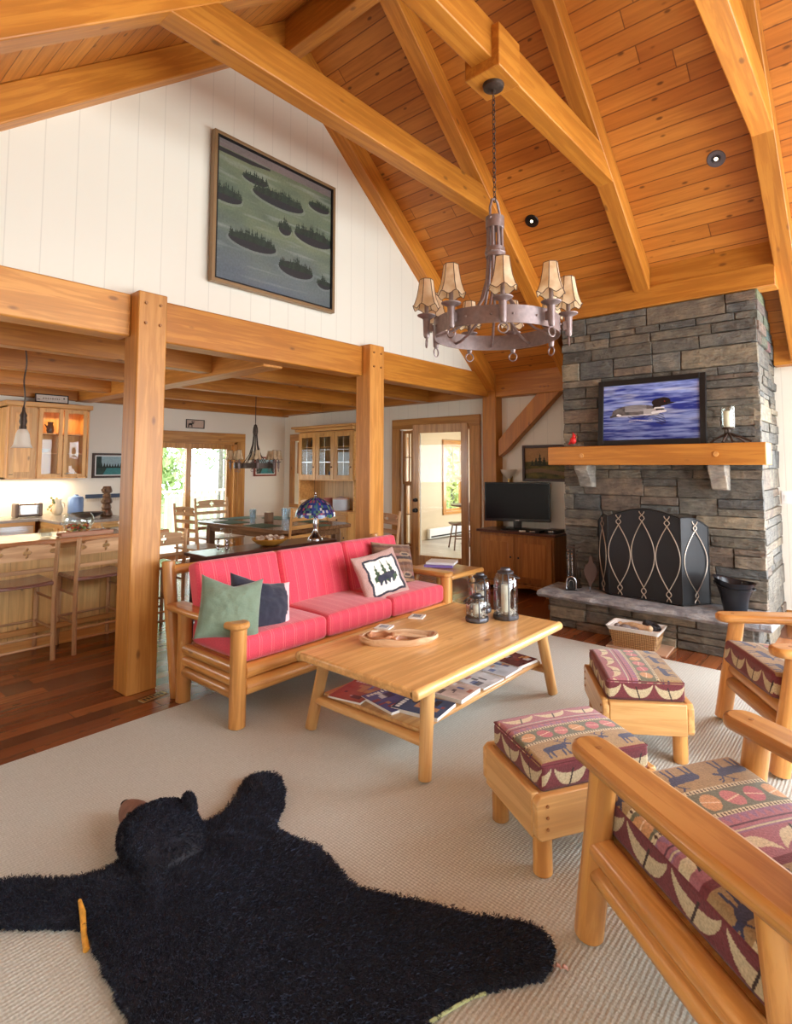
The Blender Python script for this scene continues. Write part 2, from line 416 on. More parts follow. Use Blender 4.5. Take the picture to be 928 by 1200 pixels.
def rbox(w, d, h, r, nx, ny, nz, puff=0., pz=None):
    """rounded, puffed slab as numpy arrays (verts, faces)"""
    half = np.array([w, d, h])/2; V = []; F = []
    def face(ax, sg, n1, n2):
        a1, a2 = [i for i in range(3) if i != ax]
        u = np.linspace(-1, 1, n1+1); v = np.linspace(-1, 1, n2+1)
        # crowd samples into the rounded rim
        U, W = np.meshgrid(u, v, indexing='ij')
        p = np.zeros((U.size, 3)); p[:, a1] = U.ravel(); p[:, a2] = W.ravel(); p[:, ax] = sg
        k = sum(len(x) for x in V); V.append(p)
        idx = np.arange(U.size).reshape(U.shape)+k
        q = np.stack([idx[:-1, :-1], idx[1:, :-1], idx[1:, 1:], idx[:-1, 1:]], -1).reshape(-1, 4)
        flip = (sg > 0) == (ax == 1)
        F.append(q[:, ::-1] if flip else q)
    for sg in (-1, 1):
        face(2, sg, nx, ny); face(0, sg, ny, nz); face(1, sg, nx, nz)
    p = np.concatenate(V); F = np.concatenate(F)
    P_ = p*half
    inner = np.clip(P_, -(half-r), half-r)
    dd = P_-inner; L = np.linalg.norm(dd, axis=1, keepdims=True); L[L == 0] = 1
    out = inner+dd/L*r
    bul = (1-p[:, 0]**2)*(1-p[:, 1]**2)
    out[:, 2] += puff*np.sqrt(np.clip(bul, 0, 1))*np.sign(p[:, 2])*np.abs(p[:, 2])
    return out, F
def npmesh(name, V, F, mat, parent=None, col=None, M4=None, merge=1e-5, smooth=True):
    me = bpy.data.meshes.new(name)
    me.vertices.add(len(V)); me.vertices.foreach_set('co', np.asarray(V, np.float32).ravel())
    n = F.shape[1]; me.loops.add(F.size); me.loops.foreach_set('vertex_index', F.astype(np.int32).ravel())
    me.polygons.add(len(F)); me.polygons.foreach_set('loop_start', (np.arange(len(F))*n).astype(np.int32)); me.polygons.foreach_set('loop_total', np.full(len(F), n, np.int32))
    me.update(calc_edges=True); me.validate()
    if col is not None:
        a = me.attributes.new('pat', 'FLOAT_COLOR', 'POINT')
        a.data.foreach_set('color', np.concatenate([np.asarray(col, np.float32), np.ones((len(V), 1), np.float32)], 1).ravel())
    if merge:
        bm = bmesh.new(); bm.from_mesh(me); bmesh.ops.remove_doubles(bm, verts=bm.verts, dist=merge)
        bmesh.ops.recalc_face_normals(bm, faces=bm.faces); bm.to_mesh(me); bm.free()
    return link(name, me, mat, parent, smooth, M4)
def picture(name, w, h, nx, ny, fn, parent=None, mat=None, M4=None, t=.004):
    """a flat picture in the local x (right) / z (up) plane facing -y, painted by fn(u, v) -> rgb; has real thickness"""
    u = np.linspace(0, 1, nx+1); v = np.linspace(0, 1, ny+1); U, W = np.meshgrid(u, v, indexing='ij')
    V = np.stack([(U.ravel()-.5)*w, np.zeros(U.size), (W.ravel()-.5)*h], 1)
    col = fn(U.ravel(), W.ravel())
    idx = np.arange(U.size).reshape(U.shape)
    F = np.stack([idx[:-1, :-1], idx[1:, :-1], idx[1:, 1:], idx[:-1, 1:]], -1).reshape(-1, 4)
    return npmesh(name, V, F, mat or M['painted'], parent, col, M4, merge=0, smooth=False)
def hsh(a, b=0.): return np.modf(np.abs(np.sin(a*127.1+b*311.7)*43758.5453))[0]
def vnoise(x, y):
    xi, yi = np.floor(x), np.floor(y); fx, fy = x-xi, y-yi; fx = fx*fx*(3-2*fx); fy = fy*fy*(3-2*fy)
    a, b, c, d = hsh(xi, yi), hsh(xi+1, yi), hsh(xi, yi+1), hsh(xi+1, yi+1)
    return a+(b-a)*fx+(c-a)*fy+(a-b-c+d)*fx*fy
def fbm(x, y, o=4):
    s = 0; a = .5
    for i in range(o): s = s+a*vnoise(x+i*7.3, y+i*3.1); x, y, a = x*2, y*2, a/2
    return s
def caps(X, Y, L):
    m = np.zeros(X.shape, bool)
    for x1, y1, x2, y2, r in L:
        dx, dy = x2-x1, y2-y1; t = np.clip(((X-x1)*dx+(Y-y1)*dy)/(dx*dx+dy*dy+1e-9), 0, 1)
        m |= (X-x1-t*dx)**2+(Y-y1-t*dy)**2 < r*r
    return m
def ell(X, Y, cx, cy, rx, ry): return ((X-cx)/rx)**2+((Y-cy)/ry)**2 < 1
def lerp(a, b, t): return a+(b-a)*t[:, None]
A = lambda *c: np.array(lin([x/255 for x in c]))
# ============================================================ THE ROOM SHELL
SL = .8333; RX = 2.92; ZS = 5.19          # roof slope, ridge x, apex of the rafter soffits
CT = math.cos(math.atan(SL)); ANG = math.atan(SL)
XE, XW = 6.38, -.54                        # inner faces of the eave walls
YS, YG, YN = -3.2, 4.03, 8.5               # window wall behind, gable, north wall
def st(o, label=None):
    o['kind'] = 'structure'
    if label: o['label'] = label
    return o
f = box('floor', ((XW+XE)/2, (YS+YN)/2, -.05), (XE-XW+.3, YN-YS+.3, .1), M['floor'], bevel=0); st(f, 'reddish brown hardwood floor')
box('floor', (8.75, 5.3, -.05), (4.44, 5.5, .1), planks('pale_floor', 0, 1, .3, 1.2, [(.46, .42, .36), (.55, .51, .44), (.6, .56, .48)], groove=.008, rough=.35, knots=False, gcol=(.3, .27, .22), bmp=.1), bevel=0)['kind'] = 'structure'

# board ceilings on both slopes (x across the boards, y along the ridge)
for s in (1, -1):
    L = (XE-RX+.25)/CT
    o = MB().box((L/2, 0, .03), (L, YG-YS+.3, .06)).build('ceiling', M['ceil'])
    m = Matrix.Translation((RX, (YG+YS)/2, ZS+.25)) @ Matrix.Rotation(0 if s > 0 else PI, 4, 'Z') @ Matrix.Rotation(ANG, 4, 'Y')
    o.matrix_basis = m; st(o, 'sloping knotty pine board ceiling')

def rafter(y, w, s, name='rafter', x1=None, mat=None):
    """sloping timber from the ridge down one side; y..y+w, soffit on the common plane"""
    x1 = (6.2-RX) if x1 is None else x1-RX
    h = .25
    poly = [(.0, 0), (x1, -SL*x1), (x1, -SL*x1+h), (0, h)]
    vs = []; a = math.hypot(x1, SL*x1)
    # local x along the slope
    c, sn = math.cos(ANG), math.sin(ANG)
    pts = [(px*c-pz*sn, px*sn+pz*c) for px, pz in poly]
    mb = MB()
    vv = [(px, -w/2, pz) for px, pz in pts]+[(px, w/2, pz) for px, pz in pts]
    mb.add(vv, [(0, 1, 2, 3), (4, 7, 6, 5), (0, 4, 5, 1), (1, 5, 6, 2), (2, 6, 7, 3), (3, 7, 4, 0)])
    o = mb.build(name, mat or orange[0], bevel=.008)
    m = Matrix.Translation((RX, y+w/2, ZS)) @ Matrix.Rotation(0 if s > 0 else PI, 4, 'Z') @ Matrix.Rotation(ANG, 4, 'Y')
    o.matrix_basis = m
    return st(o)
rafter(3.88, .2, 1); rafter(3.88, .2, -1)
for yl in (2.90, 1.80, .66, -.48, -1.6, -2.7):
    for s in (1, -1):
        rafter(yl-.15, .15, s, x1=5.40 if (yl == 1.80 and s > 0) else 6.2)
# tie beams between the rafters
for yl in (2.90, 1.80, .66, -.48):
    xx = RX-(ZS-3.85)/SL-.12; w = 2*(RX-xx)
    o = box('collar_beam', (RX, yl-.074, 3.85+.115), (w, .142, .23), orange[0], bevel=.008); st(o)
o = box('ridge_beam', (RX, (YG+YS)/2, 5.075+.2), (.13, YG-YS, .40), orange[1], bevel=.008); st(o)
# header that carries the short rafter above the chimney
o = MB().box((0, 0, .10), (.16, 2.10, .20)).box((-.012, 0, -.095), (.20, 2.10, .19)).build('header_beam', orange[1], bevel=.006)
o.location = (5.49, 1.70, 3.175); st(o)
# hanging block for the chandelier
o = box('beam_block', (2.775, 1.726, 3.915), (.24, .24, .26), orange[0], bevel=.006); st(o)

# posts, tie beam of the gable
def post(x0, y0, w, h, mat):
    o = box('timber_post', (x0+w/2, y0+w/2, h/2), (w, w, h), mat, bevel=.008); st(o); return o
def peg(p, parent, d=(0, -1, 0), r=.011):
    p = Vector(p)
    o = MB().cyl(p, p+Vector(d)*.012, r, r*.85, 10).build('peg', M['pegwood'], None, smooth=True)
    o.parent = parent; o.matrix_parent_inverse = parent.matrix_basis.inverted()
    return o
M['pegwood'] = plain('peg_end_grain', (.33, .14, .04), .5)
posts = [post(1.686, 3.88, .20, 2.70, timber[2]), post(3.924, 3.88, .20, 2.70, timber[2])]
for o, x0 in zip(posts, (1.686, 3.924)):
    for dx in (.05, .15):
        for z in (2.62, 2.48): peg((x0+dx, 3.88, z), o)
posts[0]['label'] = 'square timber post nearest the red sofa arm'
posts[1]['label'] = 'square timber post behind the middle of the red sofa'
post(6.22, 3.88, .2, 2.95, orange[2]); post(-.6, 3.88, .2, 2.70, timber[2])
for a, b in ((-.4, 1.686), (1.886, 3.924), (4.124, 6.22)):
    o = box('tie_beam', ((a+b)/2, 4.085, 2.54), (b-a, .19, .30), orange[0] if a > 1 else timber[0], bevel=.012); st(o)
# wall plates over the eave walls, and the brace beside the chimney
o = box('wall_plate', (6.32, 3.22, 2.53), (.18, 1.32, .30), orange[1], bevel=.01); st(o)
for k in range(3):
    p_ = MB().cyl((6.23, 2.97+.17+k*.05, 2.46), (6.222, 2.97+.17+k*.05, 2.46), .012, n=8).build('peg', M['pegwood']); p_.parent = o; p_.matrix_parent_inverse = o.matrix_basis.inverted()
o = box('wall_plate', (6.32, -1.2, 2.575), (.18, 4.0, .27), orange[1], bevel=.01); st(o)
o = box('wall_plate', (-.48, .4, 2.3), (.18, 7., .24), orange[1], bevel=.01); st(o)
# curved knee brace
pts_o, pts_i = [], []
for k in range(13):
    t = k/12
    cy_ = 3.84-.02-t*.78; cz_ = 1.66+t*.73+.06*math.sin(PI*t)*1.0
    pts_i.append((cy_+.0, cz_-.0))
up = [(3.86, 1.82), (3.60, 2.09), (3.28, 2.40)]; lo = [(2.98, 2.40), (3.14, 2.25), (3.36, 2.04), (3.56, 1.86), (3.74, 1.69), (3.86, 1.61)]
mb = MB(); poly = up+lo
vv = [(6.25, y, z) for y, z in poly]+[(6.37, y, z) for y, z in poly]; n = len(poly)
mb.add(vv, [tuple(range(n)), tuple(range(2*n-1, n-1, -1))]+[(i, i+n, (i+1) % n+n, (i+1) % n) for i in range(n)])
st(mb.build('knee_brace', orange[2], bevel=.004))

# walls
def wall(name, x0, x1, y0, y1, z0, z1, holes=(), axis='x', mat=None, th=.12, out=1):
    """a wall as boxes round its openings; axis = the direction it runs in"""
    mb = MB()
    a0, a1 = (x0, x1) if axis == 'x' else (y0, y1)
    cuts = sorted(set([a0, a1]+[h[0] for h in holes]+[h[1] for h in holes]))
    for a, b in zip(cuts[:-1], cuts[1:]):
        hs = [h for h in holes if h[0] <= a and h[1] >= b]
        segs = [(z0, z1)]
        for h in hs:
            segs = [s_ for z in segs for s_ in ((z[0], min(z[1], h[2])), (max(z[0], h[3]), z[1])) if s_[1]-s_[0] > 1e-4]
        for za, zb in segs:
            if axis == 'x': mb.box(((a+b)/2, y0+out*th/2, (za+zb)/2), (b-a, th, zb-za))
            else: mb.box((x0+out*th/2, (a+b)/2, (za+zb)/2), (th, b-a, zb-za))
    o = mb.build(name, mat or M['wall_x']); st(o); return o
# gable above the tie beam
zt = 2.66
xa, xb = RX-(ZS+.25-zt)/SL, RX+(ZS+.25-zt)/SL
mb = MB(); vv = [(xa, YG, zt), (xb, YG, zt), (RX, YG, ZS+.25), (xa, YG+.1, zt), (xb, YG+.1, zt), (RX, YG+.1, ZS+.25)]
mb.add(vv, [(0, 1, 2), (5, 4, 3), (0, 3, 4, 1), (1, 4, 5, 2), (2, 5, 3, 0)])
st(mb.build('wall_gable', M['wall_x']), 'white boarded gable wall above the tie beam')
# east wall: door, side light, dining window, big window south of the chimney
DOOR = (4.36, 5.36, 0., 2.04); SIDE = (5.40, 5.64, .30, 2.04); WIN = (7.50, 8.19, .82, 1.94); BIGE = (-2.6, .30, .45, 2.25)
wall('wall_east', XE, XE, YS, YN+.12, 0, 2.72, (DOOR, SIDE, WIN, BIGE), 'y', M['wall_y'])
SLD = (3.80, 5.40, .03, 1.90)
wall('wall_north', XW, XE, YN, YN, 0, 2.72, (SLD,), 'x', M['wall_kitchen'])
BW = [(.5, 1.9, .9, 2.35), (2.0, 3.9, .3, 2.35), (4.0, 6.1, .3, 2.35), (1.2, 2.85, 2.6, 3.9), (2.95, 4.6, 2.6, 3.9)]
wall('wall_south', XW, XE, YS, YS, 0, 5.4, BW, 'x', M['wall_x'], out=-1)
wall('wall_west', XW, XW, YS, YN+.12, 0, 2.72, ((5.9, 7.5, 1.0, 2.1),), 'y', M['wall_y'], out=-1)  # opening is for the added kitchen window
# kitchen and dining ceiling with its joists
st(box('ceiling', ((XW+XE)/2, (4.13+YN)/2, 2.67), (XE-XW, YN-4.13, .06), orange[0], bevel=0), 'flat wooden ceiling over kitchen and dining area')
st(box('girder', (2.99, 6.33, 2.49), (.20, 4.32, .24), timber[1], bevel=.006))
for y in (5.02, 6.20, 7.34):
    for a, b in ((XW, 2.89), (3.09, XE)):
        st(box('ceiling_joist', ((a+b)/2, y+.06, 2.51), (b-a, .13, .22), orange[0], bevel=.006))
for a, b in ((XW, 2.89), (3.09, XE)):
    st(box('ceiling_joist', ((a+b)/2, 8.44, 2.50), (b-a, .10, .24), orange[0], bevel=.006))
st(box('ceiling_joist', (6.31, 6.3, 2.51), (.12, 4.3, .22), orange[1], bevel=.006))
# baseboards
for nm, c, d, ax in (('baseboard_north', (5.95, YN-.01, .07), (.8, .025, .14), 0), ('baseboard_east', (XE-.01, -1.2, .07), (.025, 4.0, .14), 1), ('baseboard_east', (XE-.01, 3.25, .07), (.025, 1.25, .14), 1)):
    st(box(nm, c, d, trimw[ax], bevel=.003))

# ---- glazed units
def casing(name, plane, a0, a1, z0, z1, p, side, w=.11, sill=True, mat=None, t=.03):
    """flat casing round an opening, on the room side of the wall. plane 'y': wall at y=p; 'x': wall at x=p"""
    mat = mat or trimw
    r = bpy.data.objects.new(name, None); C.objects.link(r); st(r)
    def b(nm, ca, cz, da, dz, ax):
        if plane == 'y': c, d = (ca, p-side*t/2, cz), (da, t, dz)
        else: c, d = (p-side*t/2, ca, cz), (t, da, dz)
        return box(nm, c, d, mat[ax], r, bevel=.004)
    h = 0 if plane == 'y' else 1
    b('head_casing', (a0+a1)/2, z1+w/2, a1-a0+2*w, w, h)
    b('side_casing', a0-w/2, (z0+z1)/2, w, z1-z0, 2); b('side_casing', a1+w/2, (z0+z1)/2, w, z1-z0, 2)
    if sill: b('sill', (a0+a1)/2, z0-.03, a1-a0+2*w, .06, h)
    return r
def sash(r, plane, a0, a1, z0, z1, p, fw=.05, nv=1, nh=2, mat=None, mw=.014, d=.04, nm='sash'):
    """frame with muntins as one part, its pane as a sub-part"""
    mb = MB(); k = []
    def b(ca, cz, da, dz, dd=d):
        mb.box((ca, 0, cz) if plane == 'y' else (0, ca, cz), (da, dd, dz) if plane == 'y' else (dd, da, dz))
    b((a0+a1)/2, z1-fw/2, a1-a0, fw); b((a0+a1)/2, z0+fw/2, a1-a0, fw)
    b(a0+fw/2, (z0+z1)/2, fw, z1-z0-2*fw); b(a1-fw/2, (z0+z1)/2, fw, z1-z0-2*fw)
    for i in range(1, nv): b(a0+(a1-a0)*i/nv, (z0+z1)/2, mw, z1-z0-2*fw, d*.6)
    for i in range(1, nh): b((a0+a1)/2, z0+(z1-z0)*i/nh, a1-a0-2*fw, mw, d*.6)
    o = mb.build(nm, mat or trimw[2], r, bevel=.002); o.location = (0, p, 0) if plane == 'y' else (p, 0, 0)
    g = MB(); g.box(((a0+a1)/2, 0, (z0+z1)/2) if plane == 'y' else (0, (a0+a1)/2, (z0+z1)/2), (a1-a0-2*fw, .004, z1-z0-2*fw) if plane == 'y' else (.004, a1-a0-2*fw, z1-z0-2*fw))
    g.build('pane', M['pane'], o)
    return o
# dining sliding door
r = casing('door_1', 'y', 3.80, 5.40, .03, 1.90, YN, 1, w=.14, sill=False, mat=gold)
for nm, c, d, ax in (('jamb', (5.37, YN+.05, .96), (.06, .12, 1.87), 2), ('jamb', (3.83, YN+.05, .96), (.06, .12, 1.87), 2), ('head_jamb', (4.60, YN+.05, 1.88), (1.60, .12, .05), 0)):
    box(nm, c, d, gold[ax], r, bevel=.003)
sash(r, 'y', 3.86, 4.60, .05, 1.86, YN+.04, fw=.085, nv=1, nh=1, mat=gold[2], nm='door_leaf')
sash(r, 'y', 4.52, 5.34, .05, 1.86, YN+.09, fw=.085, nv=1, nh=1, mat=gold[2], nm='door_leaf')
# dining window beside the hutch
r = casing('window_1', 'x', 7.50, 8.19, .82, 1.94, XE, 1, w=.12, mat=gold)
sash(r, 'x', 7.52, 8.17, 1.36, 1.92, XE+.05, nv=2, nh=2); sash(r, 'x', 7.52, 8.17, .84, 1.39, XE+.09, nv=2, nh=2)
# french door and side light
r = casing('window_2', 'x', 5.42, 5.64, .30, 2.02, XE, 1, w=.0001, sill=False)
sash(r, 'x', 5.42, 5.64, 1.22, 2.02, XE+.05, nv=2, nh=2, fw=.04); sash(r, 'x', 5.42, 5.64, .30, 1.24, XE+.08, nv=2, nh=2, fw=.04)
box('apron_panel', (XE+.03, 5.53, .15), (.07, .24, .30), trimw[2], r)
r = casing('door_2', 'x', 4.36, 5.66, 0, 2.04, XE, 1, w=.15, sill=False)
box('jamb', (XE+.05, 4.375, 1.0), (.14, .03, 2.0), trimw[2], r); box('mullion', (XE+.03, 5.385, 1.0), (.16, .05, 2.04), trimw[2], r)
box('head_jamb', (XE+.05, 4.85, 2.02), (.14, 1.0, .04), trimw[1], r)
# open leaf, hinged by the corner post
leaf = thing('door_leaf', 'glazed pine door leaf standing ajar with two black knobs', 'door')
leaf.parent = r; del leaf['label']; del leaf['category']
leaf.location = (6.345, 4.40, 0); leaf.rotation_euler = (0, 0, R(10.5))
lw = .86
mb = MB().box((0, .05, 1.05), (.042, .10, 2.06)).box((0, lw-.05, 1.05), (.042, .10, 2.06)).box((0, lw/2, 2.02), (.042, lw-.2, .12)).box((0, lw/2, .13), (.042, lw-.2, .22))
mb.build('leaf_frame', gold[2], leaf, bevel=.003)
MB().box((0, lw/2, 1.1), (.006, lw-.2, 1.72)).build('pane', M['pane'], leaf)
for z, rr in ((1.01, .028), (.865, .034)):
    MB().cyl((-.02, lw-.055, z), (-.032, lw-.055, z), rr).cyl((-.03, lw-.055, z), (-.06, lw-.055, z), .010).sphere((-.072, lw-.055, z), rr*.85).build('door_knob', M['black'], leaf, smooth=True)

# windows of the wall behind and of the east side: frames, panes
for i, (a0, a1, z0, z1) in enumerate(BW):
    r = casing('window_%d' % (i+3), 'y', a0, a1, z0, z1, YS, -1, w=.09)
    sash(r, 'y', a0, a1, z0, z1, YS-.06, nv=2, nh=1)
r = casing('window_9', 'x', BIGE[0], BIGE[1], BIGE[2], BIGE[3], XE, 1, w=.10); sash(r, 'x', BIGE[0], -1.15, BIGE[2], BIGE[3], XE+.06); sash(r, 'x', -1.15, BIGE[1], BIGE[2], BIGE[3], XE+.06)
r = casing('window_10', 'x', 5.9, 7.5, 1.0, 2.1, XW, -1, w=.10); sash(r, 'x', 5.9, 7.5, 1.0, 2.1, XW-.06, nv=2)  # unseen kitchen window, added to let more light into the kitchen


# ---- sunroom beyond the door
sunw = plain('sunroom_boards', (.62, .50, .34), .6)
wall('wall_sunroom_north', 6.5, 10.97, 7.25, 7.25, 0, 2.6, ((9.60, 10.25, .52, 1.94), (7.4, 8.3, .52, 1.94)), 'x', sunw)
wall('wall_sunroom_east', 10.97, 10.97, 2.5, 7.37, 0, 2.6, ((3.0, 4.4, .6, 1.95), (4.9, 6.4, .6, 1.95)), 'y', sunw)
wall('wall_sunroom_south', 6.5, 10.97, 2.5, 2.5, 0, 2.6, ((7.2, 8.6, .6, 1.95), (9., 10.4, .6, 1.95)), 'x', sunw, out=-1)
st(box('ceiling', (8.75, 4.9, 2.63), (4.6, 5., .06), orange[0], bevel=0))
r = casing('window_11', 'y', 9.60, 10.25, .52, 1.94, 7.25, 1, w=.10, mat=gold); sash(r, 'y', 9.60, 10.25, 1.20, 1.94, 7.29, nv=2, nh=2, mat=gold[2]); sash(r, 'y', 9.60, 10.25, .52, 1.24, 7.32, nv=1, nh=1, mat=gold[2])
for k, (a0, a1, pl, p, sd) in enumerate(((7.4, 8.3, 'y', 7.25, 1), (3.0, 4.4, 'x', 10.97, 1), (4.9, 6.4, 'x', 10.97, 1), (7.2, 8.6, 'y', 2.5, -1), (9., 10.4, 'y', 2.5, -1))):
    r = casing('window_%d' % (12+k), pl, a0, a1, .6, 1.95, p, sd, w=.10, mat=gold); sash(r, pl, a0, a1, .6 if k else .52, 1.95, p+.04*sd, nv=2, nh=2, mat=gold[2])
t = thing('baseboard_heater', 'long white baseboard heater under the sunroom window', 'heater', (9.9, 7.19, 0))
box('heater_body', (0, 0, .12), (1.9, .07, .20), M['white'], t, bevel=.01); box('heater_grille', (0, -.038, .06), (1.8, .006, .03), M['black'], t, bevel=0)

# ---- area rug
o = MB().box((0, 0, 0), (5.0, 5.2, .012)).build('area_rug', M['carpet']); o.location = (4.63-2.5, 3.47-2.6, .006)
tag(o, 'large beige ribbed wool area rug under the coffee table', 'rug')
# floor register
t = thing('floor_vent', 'small brass floor vent at the foot of the timber post', 'vent', (1.80, 3.745, .0), R(10))
mb = MB().box((0, 0, .002), (.17, .06, .004))
mb.build('vent_plate', plain('brass_plate', (.62, .48, .22), .35, .8), t)
mb = MB()
for k in range(6): mb.box((-.06+k*.024, 0, .0045), (.012, .04, .001))
mb.build('vent_slots', M['black'], t)
# wall outlet
t = thing('light_switch', 'white light switch plate beside the chimney', 'switch', (XE-.004, .762, 1.19))
box('switch_plate', (0, 0, 0), (.008, .075, .12), M['white'], t, bevel=.002); box('rocker', (-.006, 0, 0), (.006, .03, .06), M['white'], t, bevel=.001)

# ---- outdoors: deck, railing, trees
st(box('deck', (4.5, 10.1, -.12), (10, 3.0, .08), planks('deck_boards', 1, 0, .14, 3., [(.5, .4, .33), (.6, .5, .42)], groove=.05, rough=.7, knots=False), bevel=0))
st(box('ground', (6, 14, -1.6), (80, 80, .1), plain('forest_floor', (.16, .20, .08), .9, 0, .4, 3), bevel=0))
t = thing('deck_railing', 'pale wooden deck railing seen through the sliding glass door', 'railing', (4.5, 11.3, -.08))
pal = plain('pale_deck_wood', (.66, .55, .47), .7)
box('top_rail', (0, 0, 1.05), (9.6, .12, .04), pal, t); box('bottom_rail', (0, 0, .12), (9.6, .05, .08), pal, t)
for k in range(7): box('railing_post', (-4.6+k*1.53, 0, .53), (.09, .09, 1.04), pal, t)
for k in range(56): box('baluster', (-4.5+k*.155, .0, .60), (.035, .035, .90), pal, t, bevel=0)
leafm = [plain('leaf_light', (.42, .54, .22), .6, 0, .35, 2), plain('leaf_mid', (.30, .42, .18), .6, 0, .35, 2), plain('leaf_yellow', (.60, .60, .24), .6, 0, .35, 2)]  # leaf colours lightened to imitate overexposed haze outdoors
bark = plain('bark', (.20, .17, .14), .9, 0, .4, 12, .5)
def tree(x, y, h, rw, mi, label, n=2600, low=.15):
    t = thing('tree', label, 'tree', (x, y, -1.55), random.random()*6, 'trees beyond the deck')
    MB().cyl((0, 0, 0), (.1, 0, h*.75), .020*h**.8, .006*h, 10).build('trunk', bark, t, smooth=True)
    k = 26; cc = RNG.normal(size=(k, 3)); cc /= np.linalg.norm(cc, axis=1, keepdims=True)
    cc *= RNG.uniform(.3, 1, (k, 1))**.5*np.array([rw*.8, rw*.8, h*(1-low)*.42]); cc[:, 2] += h*(low+1)/2
    ci = RNG.integers(0, k, n); P_ = cc[ci]+RNG.normal(size=(n, 3))*rw*.2
    a = RNG.normal(size=(n, 3)); a /= np.linalg.norm(a, axis=1, keepdims=True); b = np.cross(a, RNG.normal(size=(n, 3))); b /= np.linalg.norm(b, axis=1, keepdims=True)
    s = RNG.uniform(.07, .16, (n, 1)); V = np.stack([P_-a*s, P_+b*s*.5, P_+a*s, P_-b*s*.5], 1).reshape(-1, 3)
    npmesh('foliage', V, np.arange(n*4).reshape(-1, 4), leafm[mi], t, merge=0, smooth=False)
    return t
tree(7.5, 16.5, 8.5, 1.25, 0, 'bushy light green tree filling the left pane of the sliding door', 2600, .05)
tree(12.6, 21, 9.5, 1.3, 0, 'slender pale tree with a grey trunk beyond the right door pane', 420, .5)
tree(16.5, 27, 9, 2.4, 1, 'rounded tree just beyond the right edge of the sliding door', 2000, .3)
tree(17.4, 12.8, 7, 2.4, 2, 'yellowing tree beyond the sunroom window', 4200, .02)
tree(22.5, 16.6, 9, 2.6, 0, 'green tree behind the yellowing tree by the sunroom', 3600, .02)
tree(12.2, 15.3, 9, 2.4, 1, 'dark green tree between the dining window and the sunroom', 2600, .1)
# ============================================================ LIVING ROOM FURNITURE
def slab(name, poly, z0, z1, mat, parent, bevel=.01, M4=None):
    return MB().prism(poly, z0, z1).build(name, mat, parent, bevel=bevel, M4=M4)
def arm_outline(y0, y1, w0, w1, n=10, back=.0):
    """half-log arm seen from above: rounded front end, widening to the rear"""
    p = []
    for k in range(n+1):
        a = PI*k/n
        p.append((w0/2*math.cos(a), y1-w0/2*.9+w0/2*.9*math.sin(a)))
    p += [(-w1/2, (y0+y1)/2-.1), (-w1/2*.9, y0), (w1/2*.9, y0), (w1/2, (y0+y1)/2-.1)]
    return p
# ---- sofa
t = sofa = thing('sofa', 'long peeled-log sofa with red striped cushions', 'sofa', (2.87, 3.25, 0))
X0, X1 = -.98, 1.0; YF, YB = -.33, .28
for x in (X0, X1):
    log('leg', (x, YF, .012), (x, YF, .57), .047, gold[2], t); log('leg', (x, YB, .0), (x, YB, .56), .045, gold[2], t)
    log('back_post', (x, YB+.09, .0), (x-.0, YB+.24, .86), .036, gold[2], t, r2=.044)
    for z in (.335, .265, .195): log('side_log', (x, YF+.02, z), (x, YB-.02, z), .034, gold[2], t)
    slab('armrest', [(q[0]+x, q[1]) for q in arm_outline(-.0, 0, .13, .15)], 0, 0, None, None) if False else None
    pts = [(x+px*1., -py) for px, py in arm_outline(-.42, .39, .12, .15)]
    slab('armrest', pts, .562, .603, gold[1], t, bevel=.014)
for z, r_ in ((.315, .042), (.225, .045)):
    log('front_log', (X0+.03, YF, z), (X1-.03, YF, z), r_, gold[2], t)
    log('back_log', (X0+.03, YB+.09, z), (X1-.03, YB+.09, z), r_*.9, gold[2], t)
log('top_rail', (X0+.02, YB+.215, .80), (X1-.02, YB+.215, .80), .032, gold[2], t)
MB().box((0, 0, .35), (1.9, .56, .02)).build('seat_deck', gold[0], t)
sw = (X1-X0-.06)/3
for k in range(3):
    xc = X0+.03+sw*(k+.5)
    V, F = rbox(sw-.004, .60, .135, .03, 40, 36, 10, .022)
    o = npmesh('seat_cushion', V, F, M['red'], t); o.location = (xc, -.04, .43)
    MB().tube([(sx*(sw/2-.018), sy*.282, .062) for sx, sy in ((-1, -1), (1, -1), (1, 1), (-1, 1))], .004, 6, closed=True).build('piping', M['red'], o, smooth=True)
    V, F = rbox(sw-.006, .44, .13, .035, 40, 32, 10, .03)
    V[:, 0] += .0; o = npmesh('back_cushion', V, F, M['red'], t)
    o.matrix_basis = Matrix.Translation((xc, .225, .655)) @ Matrix.Rotation(R(74), 4, 'X')
    MB().tube([(sx*(sw/2-.02), sy*.20, .062) for sx, sy in ((-1, -1), (1, -1), (1, 1), (-1, 1))], .004, 6, closed=True).build('piping', M['red'], o, smooth=True)
M['bandmetal'] = M['iron_dark']

